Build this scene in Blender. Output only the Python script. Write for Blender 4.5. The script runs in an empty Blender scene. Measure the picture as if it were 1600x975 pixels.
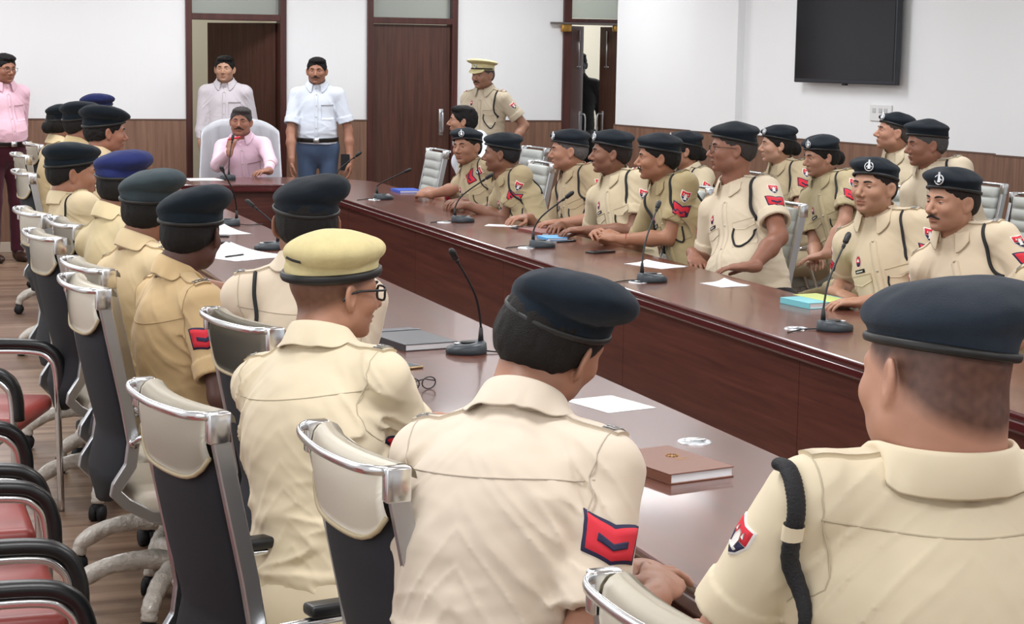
import bpy, bmesh, math, random
import numpy as np
from mathutils import Vector, Matrix
from mathutils.bvhtree import BVHTree
from concurrent.futures import ThreadPoolExecutor

C = bpy.context.scene.collection
PI = math.pi
random.seed(7)

# ------------------------------------------------------------------ camera
def make_camera():
    f = 2923.9
    p, y, r = math.radians(7.883), math.radians(19.338), math.radians(-0.9185)
    F = Vector((math.sin(y) * math.cos(p), math.cos(y) * math.cos(p), -math.sin(p)))
    R = Vector((math.cos(y), -math.sin(y), 0))
    D = F.cross(R)
    Rr = R * math.cos(r) + D * math.sin(r)
    Dr = -R * math.sin(r) + D * math.cos(r)
    cam = bpy.data.cameras.new('camera')
    cam.sensor_width = 36
    cam.lens = f / 1600 * 36
    cam.clip_start = 0.05
    cam.clip_end = 60
    o = bpy.data.objects.new('camera', cam)
    U = -Dr
    B = -F
    m = Matrix(((Rr.x, U.x, B.x, 0), (Rr.y, U.y, B.y, 0), (Rr.z, U.z, B.z, 1.76), (0, 0, 0, 1)))
    o.matrix_world = m
    C.objects.link(o)
    bpy.context.scene.camera = o
make_camera()

# ------------------------------------------------------------------ world, lights, exposure
world = bpy.data.worlds.new('world')
bpy.context.scene.world = world
world.use_nodes = True
world.node_tree.nodes['Background'].inputs[0].default_value = (0.9, 0.95, 1, 1)
world.node_tree.nodes['Background'].inputs[1].default_value = 0.6
vs = bpy.context.scene.view_settings
vs.view_transform = 'Standard'
vs.look = 'None'
vs.gamma = 1
vs.exposure = 0.45
vs.use_curve_mapping = False
CEIL = 2.95
CEILING_POWER = 26
for ix, x in enumerate((0.6, 2.9, 5.2)):
    for iy, y in enumerate((0.2, 3.2, 6.2, 9.2, 12.2, 15.0)):
        ld = bpy.data.lights.new('ceiling_lamp', 'AREA')
        ld.shape = 'RECTANGLE'
        ld.size = 1.15
        ld.size_y = 0.55
        ld.energy = CEILING_POWER
        ld.color = (0.97, 0.985, 1.0)
        lo = bpy.data.objects.new('ceiling_lamp', ld)
        lo.location = (x, y, CEIL - 0.03)
        C.objects.link(lo)

for y in (1.5, 6.0, 10.5):        # added fill lamps at the left wall to brighten the right one; no windows
    ld = bpy.data.lights.new('added_side_fill', 'AREA')
    ld.shape = 'RECTANGLE'
    ld.size = 1.3
    ld.size_y = 2.6
    ld.energy = 16
    ld.color = (0.93, 0.97, 1.0)
    lo = bpy.data.objects.new('added_side_fill', ld)
    lo.location = (-1.28, y, 1.9)
    lo.rotation_euler = (0, -math.pi / 2, 0)
    C.objects.link(lo)

# ------------------------------------------------------------------ materials
def lin(c):
    return tuple((v / 12.92 if v <= 0.04045 else ((v + 0.055) / 1.055) ** 2.4) for v in c)
def rgb(r, g, b):
    return lin((r / 255, g / 255, b / 255))
MATS = {}
def mat(name, col, rough=0.6, metal=0.0, bump=None, coat=0.0, spec=0.5, tint=False, emit=None, sheen=0.0, alpha=None, var=None):
    """bump=(scale, strength, distance); var=(scale, amount)"""
    if name in MATS:
        return MATS[name]
    m = bpy.data.materials.new(name)
    m.use_nodes = True
    nt = m.node_tree
    b = nt.nodes['Principled BSDF']
    b.inputs['Base Color'].default_value = (*col, 1)
    b.inputs['Roughness'].default_value = rough
    b.inputs['Metallic'].default_value = metal
    b.inputs['Specular IOR Level'].default_value = spec
    b.inputs['Coat Weight'].default_value = coat
    b.inputs['Coat Roughness'].default_value = 0.12
    b.inputs['Sheen Weight'].default_value = sheen
    if emit:
        b.inputs['Emission Color'].default_value = (*col, 1)
        b.inputs['Emission Strength'].default_value = emit
    tc = nt.nodes.new('ShaderNodeTexCoord')
    src = None
    if var:
        n = nt.nodes.new('ShaderNodeTexNoise')
        n.inputs['Scale'].default_value = var[0]
        n.inputs['Detail'].default_value = 4
        nt.links.new(tc.outputs['Object'], n.inputs['Vector'])
        mx = nt.nodes.new('ShaderNodeMix')
        mx.data_type = 'RGBA'
        mx.blend_type = 'MIX'
        a = var[1]
        mx.inputs['A'].default_value = (*[c * (1 - a) for c in col], 1)
        mx.inputs['B'].default_value = (*[min(1, c * (1 + a)) for c in col], 1)
        nt.links.new(n.outputs['Fac'], mx.inputs['Factor'])
        src = mx.outputs['Result']
    if tint:
        at = nt.nodes.new('ShaderNodeAttribute')
        at.attribute_name = 'tint'
        mx = nt.nodes.new('ShaderNodeMix')
        mx.data_type = 'RGBA'
        mx.blend_type = 'MULTIPLY'
        mx.inputs['Factor'].default_value = 1
        if src:
            nt.links.new(src, mx.inputs['A'])
        else:
            mx.inputs['A'].default_value = (*col, 1)
        nt.links.new(at.outputs['Color'], mx.inputs['B'])
        src = mx.outputs['Result']
    if src:
        nt.links.new(src, b.inputs['Base Color'])
    if bump:
        n = nt.nodes.new('ShaderNodeTexNoise')
        n.inputs['Scale'].default_value = bump[0]
        n.inputs['Detail'].default_value = 3
        nt.links.new(tc.outputs['Object'], n.inputs['Vector'])
        bp = nt.nodes.new('ShaderNodeBump')
        bp.inputs['Strength'].default_value = bump[1]
        bp.inputs['Distance'].default_value = bump[2]
        nt.links.new(n.outputs['Fac'], bp.inputs['Height'])
        nt.links.new(bp.outputs['Normal'], b.inputs['Normal'])
    MATS[name] = m
    return m

def wood(name, c1, c2, rough, axis='Z', scale=1.0, coat=0.0, planks=None, bump=0.05, c3=None):
    """wood laminate with grain running along axis; planks=(width, length) lays boards along Y"""
    m = bpy.data.materials.new(name)
    m.use_nodes = True
    nt = m.node_tree
    b = nt.nodes['Principled BSDF']
    b.inputs['Roughness'].default_value = rough
    b.inputs['Coat Weight'].default_value = coat
    b.inputs['Coat Roughness'].default_value = 0.08
    tc = nt.nodes.new('ShaderNodeTexCoord')
    mp = nt.nodes.new('ShaderNodeMapping')
    s = {'X': (0.6, 14, 14), 'Y': (14, 0.6, 14), 'Z': (14, 14, 0.6)}[axis]
    mp.inputs['Scale'].default_value = tuple(v * scale for v in s)
    nt.links.new(tc.outputs['Object'], mp.inputs['Vector'])
    vec = mp.outputs['Vector']
    br = None
    if planks:
        br = nt.nodes.new('ShaderNodeTexBrick')
        br.inputs['Scale'].default_value = 1
        br.inputs['Mortar Size'].default_value = 0.004
        br.inputs['Brick Width'].default_value = planks[1]
        br.inputs['Row Height'].default_value = planks[0]
        br.inputs['Color1'].default_value = (0, 0, 0, 1)
        br.inputs['Color2'].default_value = (1, 1, 1, 1)
        br.inputs['Mortar'].default_value = (0.3, 0.3, 0.3, 1)
        nt.links.new(tc.outputs['Object'], br.inputs['Vector'])
        add = nt.nodes.new('ShaderNodeVectorMath')
        add.operation = 'MULTIPLY_ADD'
        add.inputs[1].default_value = (7, 7, 7)
        nt.links.new(br.outputs['Color'], add.inputs[0])
        nt.links.new(vec, add.inputs[2])
        vec = add.outputs['Vector']
    n1 = nt.nodes.new('ShaderNodeTexNoise')
    n1.inputs['Scale'].default_value = 2.2
    n1.inputs['Detail'].default_value = 8
    n1.inputs['Roughness'].default_value = 0.62
    n1.inputs['Distortion'].default_value = 0.6
    nt.links.new(vec, n1.inputs['Vector'])
    cr = nt.nodes.new('ShaderNodeValToRGB')
    cr.color_ramp.elements[0].position = 0.3
    cr.color_ramp.elements[0].color = (*c1, 1)
    cr.color_ramp.elements[1].position = 0.7
    cr.color_ramp.elements[1].color = (*c2, 1)
    nt.links.new(n1.outputs['Fac'], cr.inputs['Fac'])
    out = cr.outputs['Color']
    if br:
        mx = nt.nodes.new('ShaderNodeMix')
        mx.data_type = 'RGBA'
        mx.blend_type = 'MIX'
        mx.inputs['B'].default_value = (*(c3 or c1), 1)
        ma = nt.nodes.new('ShaderNodeMath')
        ma.operation = 'MULTIPLY'
        ma.inputs[1].default_value = 0.55
        nt.links.new(br.outputs['Color'], ma.inputs[0])
        nt.links.new(ma.outputs['Value'], mx.inputs['Factor'])
        nt.links.new(out, mx.inputs['A'])
        out = mx.outputs['Result']
    nt.links.new(out, b.inputs['Base Color'])
    if bump:
        bp = nt.nodes.new('ShaderNodeBump')
        bp.inputs['Strength'].default_value = bump
        bp.inputs['Distance'].default_value = 0.002
        nt.links.new(n1.outputs['Fac'], bp.inputs['Height'])
        nt.links.new(bp.outputs['Normal'], b.inputs['Normal'])
    MATS[name] = m
    return m

def wall_panel_mat():
    m = bpy.data.materials.new('white wall panel')
    m.use_nodes = True
    nt = m.node_tree
    b = nt.nodes['Principled BSDF']
    b.inputs['Base Color'].default_value = (*rgb(236, 238, 240), 1)
    b.inputs['Roughness'].default_value = 0.45
    tc = nt.nodes.new('ShaderNodeTexCoord')
    w = nt.nodes.new('ShaderNodeTexNoise')
    mp = nt.nodes.new('ShaderNodeMapping')
    mp.inputs['Scale'].default_value = (40, 40, 0.1)
    nt.links.new(tc.outputs['Object'], mp.inputs['Vector'])
    nt.links.new(mp.outputs['Vector'], w.inputs['Vector'])
    w.inputs['Scale'].default_value = 1
    bp = nt.nodes.new('ShaderNodeBump')
    bp.inputs['Strength'].default_value = 0.25
    bp.inputs['Distance'].default_value = 0.003
    nt.links.new(w.outputs['Fac'], bp.inputs['Height'])
    nt.links.new(bp.outputs['Normal'], b.inputs['Normal'])
    MATS['white wall panel'] = m
    return m

M_WALL = wall_panel_mat()
M_WAINS = wood('walnut wainscot', rgb(104, 76, 62), rgb(142, 108, 88), 0.42, 'Z', 1.0)
M_DOOR = wood('dark door veneer', rgb(60, 34, 28), rgb(90, 56, 44), 0.4, 'Z', 1.4)
M_FRAME = wood('dark door frame', rgb(58, 28, 26), rgb(84, 44, 38), 0.35, 'Z', 1.0)
M_FLOOR = wood('plank floor', rgb(104, 78, 62), rgb(186, 158, 134), 0.34, 'X', 0.4, planks=(0.16, 1.2), c3=rgb(92, 64, 48), coat=0.15)
M_TABLE = wood('table top mahogany', rgb(76, 42, 34), rgb(114, 70, 56), 0.25, 'Y', 0.8, coat=0.22, bump=0.12)
M_TABLEX = wood('head table mahogany', rgb(84, 40, 34), rgb(116, 64, 52), 0.2, 'X', 0.8, coat=0.5, bump=0.04)
M_EDGE = mat('table edge cherry', rgb(82, 34, 36), 0.18, coat=0.6)
M_APRON = wood('table panel veneer', rgb(76, 38, 33), rgb(106, 60, 50), 0.35, 'Y', 1.2)
M_APRONX = wood('table panel veneer across', rgb(66, 32, 28), rgb(92, 50, 42), 0.35, 'X', 1.2)
M_CEIL = mat('ceiling board', rgb(238, 238, 236), 0.8)
M_CHROME = mat('chrome', rgb(226, 228, 230), 0.2, 1.0)
M_ALU = mat('cast aluminium', rgb(196, 199, 202), 0.36, 1.0, bump=(30, 0.2, 0.002))
M_CREAM = mat('cream leather', rgb(206, 198, 182), 0.42, bump=(160, 0.2, 0.001))
M_GREYL = mat('pale grey leather', rgb(186, 190, 186), 0.45, bump=(160, 0.2, 0.001))
M_MESHB = mat('black shell fabric', rgb(30, 32, 38), 0.8, bump=(700, 0.4, 0.001))
M_RED = mat('red leather', rgb(150, 62, 56), 0.38, bump=(120, 0.2, 0.001), var=(6, 0.15))
M_BLACKP = mat('black plastic', rgb(24, 25, 27), 0.35)
M_BLACKR = mat('black rubber', rgb(26, 27, 30), 0.7)
M_MIC = mat('microphone grey plastic', rgb(52, 60, 66), 0.4)
M_MICD = mat('microphone dark plastic', rgb(26, 28, 30), 0.5)
M_WRAP = mat('plastic wrapped aluminium', rgb(204, 198, 188), 0.28, 0.1, bump=(38, 1.0, 0.01), var=(25, 0.3), coat=0.4)
M_PAPER = mat('paper', rgb(240, 242, 246), 0.7)
M_BLACK = mat('black', rgb(14, 14, 16), 0.6)
M_GLASS = mat('lens', rgb(200, 215, 225), 0.05)
M_SILVER = mat('silver metal', rgb(205, 208, 212), 0.3, 0.9)
M_REDF = mat('red felt', rgb(206, 40, 56), 0.8)
M_NAVYF = mat('navy felt', rgb(34, 32, 66), 0.8)
M_CORD = mat('black braided cord', rgb(24, 24, 28), 0.7, bump=(260, 0.8, 0.003))
M_BELT = mat('black belt leather', rgb(22, 20, 20), 0.35)

# ------------------------------------------------------------------ mesh helpers
def link(name, me, m=None, parent=None, smooth=True):
    o = bpy.data.objects.new(name, me)
    C.objects.link(o)
    if m is not None:
        for mm in (m if isinstance(m, (list, tuple)) else [m]):
            me.materials.append(mm)
    if parent is not None:
        o.parent = parent
    if smooth:
        me.shade_smooth()
    return o

def np_mesh(name, V, F, m, parent=None, smooth=True, off=None):
    me = bpy.data.meshes.new(name)
    V = np.asarray(V, np.float32)
    if off is not None:
        V = V - np.asarray(off, np.float32)
    F = np.asarray(F, np.int32)
    n = F.shape[1]
    me.vertices.add(len(V))
    me.vertices.foreach_set('co', V.ravel())
    me.loops.add(F.size)
    me.loops.foreach_set('vertex_index', F.ravel())
    me.polygons.add(len(F))
    me.polygons.foreach_set('loop_start', np.arange(0, F.size, n, dtype=np.int32))
    me.update(calc_edges=True)

    return link(name, me, m, parent, smooth)

def finish(bm, name, m, parent=None, smooth=True, angle=None):
    bmesh.ops.recalc_face_normals(bm, faces=bm.faces)
    me = bpy.data.meshes.new(name)
    bm.to_mesh(me)
    bm.free()
    o = link(name, me, m, parent, False)
    if smooth:
        if angle is None:
            me.shade_smooth()
        else:
            me.shade_smooth()
            try:
                me.set_sharp_from_angle(angle=math.radians(angle))
            except Exception:
                pass
    return o

def bx(bm, x0, x1, y0, y1, z0, z1, bevel=0.0, seg=2, mi=0):
    r = bmesh.ops.create_cube(bm, size=1)
    vs_ = r['verts']
    for v in vs_:
        v.co = Vector(((x0 + x1) / 2 + v.co.x * (x1 - x0), (y0 + y1) / 2 + v.co.y * (y1 - y0), (z0 + z1) / 2 + v.co.z * (z1 - z0)))
    fs = set(f for v in vs_ for f in v.link_faces)
    for f in fs:
        f.material_index = mi
    if bevel > 0:
        es = list(set(e for v in vs_ for e in v.link_edges))
        bmesh.ops.bevel(bm, geom=es, offset=bevel, segments=seg, affect='EDGES', profile=0.5)
    return vs_

def cyl(bm, p0, p1, r0, r1=None, n=16, mi=0, caps=True):
    r1 = r0 if r1 is None else r1
    p0 = Vector(p0); p1 = Vector(p1)
    d = (p1 - p0)
    q = d.to_track_quat('Z', 'Y')
    rings = []
    for p, r in ((p0, r0), (p1, r1)):
        rings.append([bm.verts.new(p + q @ Vector((r * math.cos(2 * PI * i / n), r * math.sin(2 * PI * i / n), 0))) for i in range(n)])
    for i in range(n):
        f = bm.faces.new((rings[0][i], rings[0][(i + 1) % n], rings[1][(i + 1) % n], rings[1][i]))
        f.material_index = mi
    if caps:
        bm.faces.new(rings[0][::-1]).material_index = mi
        bm.faces.new(rings[1]).material_index = mi

def spline(pts, n=8, closed=False):
    P = [Vector(p) for p in pts]
    out = []
    N = len(P)
    rng = range(N) if closed else range(N - 1)
    for i in rng:
        p0 = P[(i - 1) % N] if (closed or i > 0) else P[0] * 2 - P[1]
        p1 = P[i]
        p2 = P[(i + 1) % N]
        p3 = P[(i + 2) % N] if (closed or i + 2 < N) else P[-1] * 2 - P[-2]
        for k in range(n):
            t = k / n
            out.append(0.5 * ((2 * p1) + (p2 - p0) * t + (2 * p0 - 5 * p1 + 4 * p2 - p3) * t * t + (3 * p1 - p0 - 3 * p2 + p3) * t ** 3))
    if not closed:
        out.append(P[-1])
    return out

def tube(bm, pts, r, n=8, closed=False, flat=None, mi=0, up=(0, 0, 1)):
    """r float or list; flat=(a,b) elliptical scaling with a along side axis, b along up axis"""
    P = [Vector(p) for p in pts]
    N = len(P)
    rings = []
    prev = None
    for i in range(N):
        if closed:
            t = P[(i + 1) % N] - P[(i - 1) % N]
        else:
            t = P[min(i + 1, N - 1)] - P[max(i - 1, 0)]
        t.normalize()
        u = Vector(up) if prev is None else prev
        s = t.cross(u)
        if s.length < 1e-4:
            s = t.cross(Vector((1, 0, 0)))
        s.normalize()
        u = s.cross(t).normalized()
        prev = u if flat is None else None
        rr = r[i] if isinstance(r, (list, tuple)) else r
        fa, fb = flat if flat else (1, 1)
        rings.append([bm.verts.new(P[i] + s * (rr * fa * math.cos(2 * PI * k / n)) + u * (rr * fb * math.sin(2 * PI * k / n))) for k in range(n)])
    M = N if closed else N - 1
    for i in range(M):
        a, b = rings[i], rings[(i + 1) % N]
        for k in range(n):
            bm.faces.new((a[k], a[(k + 1) % n], b[(k + 1) % n], b[k])).material_index = mi
    if not closed:
        bm.faces.new(rings[0][::-1]).material_index = mi
        bm.faces.new(rings[-1]).material_index = mi

def ribbon(bm, pts, w, t, side, mi=0):
    """rectangular bar swept along pts, width w along `side`, thickness t"""
    P = [Vector(p) for p in pts]
    S = Vector(side).normalized()
    rings = []
    for i in range(len(P)):
        d = (P[min(i + 1, len(P) - 1)] - P[max(i - 1, 0)]).normalized()
        n = d.cross(S).normalized()
        rings.append([bm.verts.new(P[i] + S * (a * w / 2) + n * (b * t / 2)) for a, b in ((-1, -1), (1, -1), (1, 1), (-1, 1))])
    for a, b in zip(rings, rings[1:]):
        for k in range(4):
            bm.faces.new((a[k], a[(k + 1) % 4], b[(k + 1) % 4], b[k])).material_index = mi
    bm.faces.new(rings[0][::-1]).material_index = mi
    bm.faces.new(rings[-1]).material_index = mi

def prism(bm, poly, z0, z1, mi=0, mi_top=None):
    a = [bm.verts.new((x, y, z0)) for x, y in poly]
    b = [bm.verts.new((x, y, z1)) for x, y in poly]
    n = len(poly)
    bm.faces.new(a[::-1]).material_index = mi
    bm.faces.new(b).material_index = mi if mi_top is None else mi_top
    for i in range(n):
        bm.faces.new((a[i], a[(i + 1) % n], b[(i + 1) % n], b[i])).material_index = mi

def lathe(bm, prof, n=24, c=(0, 0), mi=0):
    rings = []
    for r, z in prof:
        if r < 1e-6:
            rings.append([bm.verts.new((c[0], c[1], z))])
        else:
            rings.append([bm.verts.new((c[0] + r * math.cos(2 * PI * k / n), c[1] + r * math.sin(2 * PI * k / n), z)) for k in range(n)])
    for a, b in zip(rings, rings[1:]):
        for k in range(n):
            k2 = (k + 1) % n
            if len(a) == 1 and len(b) == 1:
                continue
            if len(a) == 1:
                bm.faces.new((a[0], b[k2], b[k])).material_index = mi
            elif len(b) == 1:
                bm.faces.new((a[k], a[k2], b[0])).material_index = mi
            else:
                bm.faces.new((a[k], a[k2], b[k2], b[k])).material_index = mi

def empty(name, loc, rz=0.0, label=None, cat=None, group=None):
    o = bpy.data.objects.new(name, None)
    o.empty_display_size = 0.1
    C.objects.link(o)
    o.location = loc
    o.rotation_euler = (0, 0, rz)
    tag(o, label, cat, group)
    return o
def tag(o, label=None, cat=None, group=None, kind=None):
    if label: o['label'] = label
    if cat: o['category'] = cat
    if group: o['group'] = group
    if kind: o['kind'] = kind
    return o
def struct(o):
    o['kind'] = 'structure'
    return o
CHILDREN = {}
def copy_tree(o, parent=None, kids=None):
    c = o.copy()
    C.objects.link(c)
    if parent is not None:
        c.parent = parent
    for ch in (kids if kids is not None else [k for k in bpy.data.objects if k.parent == o]):
        copy_tree(ch, c)
    return c
# ------------------------------------------------------------------ room shell
YB = 16.48
WZ = 1.13
def room():
    bm = bmesh.new(); bx(bm, -1.4, 8.6, -3, 20.5, -0.1, 0.0)
    struct(finish(bm, 'floor', M_FLOOR, smooth=False))
    bm = bmesh.new(); bx(bm, -1.4, 8.6, -3, 20.5, CEIL, CEIL + 0.1)
    struct(finish(bm, 'ceiling', M_CEIL, smooth=False))
    # openings in the back wall: door 1, door 2 (closed), door 3
    D = [(2.73, 3.62), (4.36, 5.21), (6.24, 6.93)]
    DH = 2.5
    xs = [-1.4] + [v for d in D for v in d] + [7.6]
    bm = bmesh.new()
    for i in range(0, len(xs), 2):
        bx(bm, xs[i], xs[i + 1], YB, YB + 0.14, 0, CEIL)
    for a, b in D:
        bx(bm, a, b, YB, YB + 0.14, DH, CEIL)
    struct(finish(bm, 'wall_back', M_WALL, smooth=False))
    bm = bmesh.new()
    for i in range(0, len(xs), 2):
        bx(bm, xs[i], xs[i + 1], YB - 0.02, YB - 0.001, 0, WZ, 0.003)
    struct(finish(bm, 'trim_1', M_WAINS, smooth=False))
    bm = bmesh.new()
    for i in range(0, len(xs), 2):
        bx(bm, xs[i], xs[i + 1], YB - 0.035, YB - 0.0201, 0, 0.09, 0.004)
    struct(finish(bm, 'baseboard_back', mat('skirting', rgb(190, 176, 160), 0.5), smooth=False))
    bm = bmesh.new()
    for i in range(0, len(xs), 2):
        bx(bm, xs[i], xs[i + 1], YB - 0.024, YB - 0.001, WZ, WZ + 0.012)
    struct(finish(bm, 'trim_2', mat('wainscot cap', rgb(96, 72, 60), 0.4), smooth=False))
    bm = bmesh.new(); bx(bm, -1.4, -1.3, -3, YB, 0, CEIL)
    struct(finish(bm, 'wall_left', M_WALL, smooth=False))
    bm = bmesh.new(); bx(bm, -1.4, 8.6, -3.1, -3, 0, CEIL)
    struct(finish(bm, 'wall_front', M_WALL, smooth=False))
    # right wall: runs obliquely, with boxed columns
    P = [Vector((6.43, 15.61, 0)), Vector((7.26, 10.66, 0))]
    d = (P[1] - P[0]).normalized()
    n = Vector((d.y, -d.x, 0))
    if n.x > 0: n = -n
    def pt(t, off): return P[0] + d * t + n * off
    def wallseg(bm, t0, t1, off, z0, z1, depth=0.12):
        a, b = pt(t0, off), pt(t1, off)
        c, e = pt(t1, off - depth), pt(t0, off - depth)
        poly = [(a.x, a.y), (b.x, b.y), (c.x, c.y), (e.x, e.y)]
        prism(bm, poly, z0, z1)
    segs = [(0, 1.30, 0.0), (1.30, 1.93, 0.07), (1.93, 4.95, 0.0), (4.95, 13.6, 0.1)]
    bm = bmesh.new()
    for t0, t1, off in segs:
        wallseg(bm, t0, t1, off, 0, CEIL, 0.3 + off)
    struct(finish(bm, 'wall_right', M_WALL, smooth=False))
    bm = bmesh.new()
    for t0, t1, off in segs:
        wallseg(bm, t0, t1 + 0.0, off + 0.018, 0, WZ, 0.0178)
    struct(finish(bm, 'trim_3', M_WAINS, smooth=False))
    bm = bmesh.new()
    for t0, t1, off in segs:
        wallseg(bm, t0, t1, off + 0.021, WZ, WZ + 0.012, 0.0205)
    struct(finish(bm, 'trim_4', MATS['wainscot cap'], smooth=False))
    # recess behind the right wall's far end, leading to door 3
    bm = bmesh.new(); bx(bm, 7.6, 7.7, 15.5, YB + 0.14, 0, CEIL); 
    struct(finish(bm, 'wall_recess', M_WALL, smooth=False))
    # room beyond the doors
    bm = bmesh.new()
    bx(bm, 1.2, 8.6, 19.4, 19.5, 0, CEIL)
    struct(finish(bm, 'wall_passage', mat('cream paint', rgb(226, 222, 208), 0.7), smooth=False))
    bm = bmesh.new(); bx(bm, 4.0, 4.1, YB + 0.14, 19.4, 0, CEIL); bx(bm, 1.2, 1.3, YB + 0.14, 19.4, 0, CEIL)
    struct(finish(bm, 'wall_passage_side', MATS['cream paint'], smooth=False))
    for (x, y, e) in ((2.9, 18.0, 14), (7.0, 18.2, 32)):
        ld = bpy.data.lights.new('passage_lamp', 'AREA'); ld.size = 0.8; ld.energy = e; ld.color = (1, 0.97, 0.9)
        lo = bpy.data.objects.new('passage_lamp', ld); lo.location = (x, y, CEIL - 0.03); C.objects.link(lo)
    # ---- door frames with glazed transoms
    def frame(nm, a, b, head, fw=0.055, dz=0.055):
        bm = bmesh.new()
        bx(bm, a, a + fw, YB - 0.03, YB + 0.15, 0, DH, 0.004)
        bx(bm, b - fw, b, YB - 0.03, YB + 0.15, 0, DH, 0.004)
        bx(bm, a + fw, b - fw, YB - 0.028, YB + 0.15, DH - 0.05, DH, 0.004)
        bx(bm, a + fw, b - fw, YB - 0.028, YB + 0.15, head, head + dz, 0.004)
        return struct(finish(bm, nm, M_FRAME, smooth=False))
    frosted = mat('frosted transom glass', rgb(205, 214, 212), 0.35, spec=0.5)
    frosted.node_tree.nodes['Principled BSDF'].inputs['Transmission Weight'].default_value = 0.7
    for i, (a, b) in enumerate(D[:2]):
        f_ = frame('door_%d' % (i + 1), a, b, 2.005)
        bm = bmesh.new(); bx(bm, a + 0.056, b - 0.056, YB + 0.05, YB + 0.058, 2.061, DH - 0.051)
        o = finish(bm, 'pane', frosted, f_, smooth=False)
    f3 = frame('door_3', D[2][0], D[2][1], 2.03, 0.08)
    bm = bmesh.new(); bx(bm, D[2][0] + 0.081, D[2][1] - 0.081, YB + 0.05, YB + 0.058, 2.09, DH - 0.051)
    finish(bm, 'pane', frosted, f3, smooth=False)
    def handle(bm, x, y, z, dy):
        tube(bm, spline([(x, y, z - 0.09), (x, y + dy, z - 0.085), (x, y + dy * 1.15, z), (x, y + dy, z + 0.085), (x, y, z + 0.09)], 6), 0.009, 8)
        bx(bm, x - 0.02, x + 0.02, y - 0.004, y + 0.004, z - 0.12, z + 0.12, 0.003)
    # door 2: closed leaf
    bm = bmesh.new(); bx(bm, 4.42, 5.15, YB + 0.02, YB + 0.06, 0.01, 2.0, 0.003)
    leaf = struct(finish(bm, 'door_4', M_DOOR, smooth=False))
    bm = bmesh.new(); handle(bm, 5.07, YB + 0.02, 1.12, -0.05)
    finish(bm, 'handle', M_SILVER, leaf)
    # door 1: leaf swung open into the passage, hinged at the right jamb
    e = struct(empty('door_5', (3.565, YB + 0.14, 0), math.radians(128)))
    bm = bmesh.new(); bx(bm, 0, 0.80, -0.02, 0.02, 0.01, 1.99, 0.003)
    finish(bm, 'leaf', M_DOOR, e, smooth=False)
    bm = bmesh.new(); handle(bm, 0.72, 0.02, 1.1, 0.05); finish(bm, 'handle', M_SILVER, e)
    # door 3: two leaves, ajar
    reflm = mat('door leaf painted reflection', rgb(120, 92, 86), 0.3, coat=0.3)  # reflection on the left leaf is put into this paler colour
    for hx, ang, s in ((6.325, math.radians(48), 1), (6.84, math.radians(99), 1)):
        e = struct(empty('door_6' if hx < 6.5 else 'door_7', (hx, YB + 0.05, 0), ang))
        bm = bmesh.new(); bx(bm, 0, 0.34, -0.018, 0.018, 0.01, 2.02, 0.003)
        finish(bm, 'leaf', reflm if hx < 6.5 else M_DOOR, e, smooth=False)
        sd = -1 if hx < 6.5 else 1
        bm = bmesh.new(); handle(bm, 0.27, sd * 0.018, 1.1, sd * 0.05); finish(bm, 'handle', M_SILVER, e)
        bm = bmesh.new()
        cyl(bm, (0.2, sd * 0.024, 1.62), (0.2, sd * 0.024, 1.98), 0.008); cyl(bm, (0.16, sd * 0.024, 1.64), (0.24, sd * 0.024, 1.64), 0.006)
        finish(bm, 'tower_bolt', M_SILVER, e)
    # door closers and rail on the head of door 3
    t = empty('door_closer', (6.2, YB - 0.03, 2.03), 0, 'grey rail and brass door closers across the head of the half open double door', 'door closer')
    bm = bmesh.new(); bx(bm, -0.1, 0.86, -0.03, 0.0, 0.0, 0.02, 0.003); finish(bm, 'rail', mat('grey steel', rgb(120, 112, 108), 0.4, 0.6), t, smooth=False)
    bm = bmesh.new(); bx(bm, 0.0, 0.1, -0.06, -0.0, -0.07, -0.001, 0.012); bx(bm, 0.52, 0.66, -0.06, -0.0, -0.06, -0.001, 0.012)
    finish(bm, 'closer_body', mat('brass', rgb(176, 134, 66), 0.3, 0.7), t)
    # socket plate below the television
room()
def wall_at(t, off, z):
    P0 = Vector((6.43, 15.61, 0)); d = (Vector((7.26, 10.66, 0)) - P0).normalized(); n = Vector((d.y, -d.x, 0))
    if n.x > 0: n = -n
    p = P0 + d * t + n * off
    return (p.x, p.y, z), math.atan2(n.y, n.x)

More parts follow.
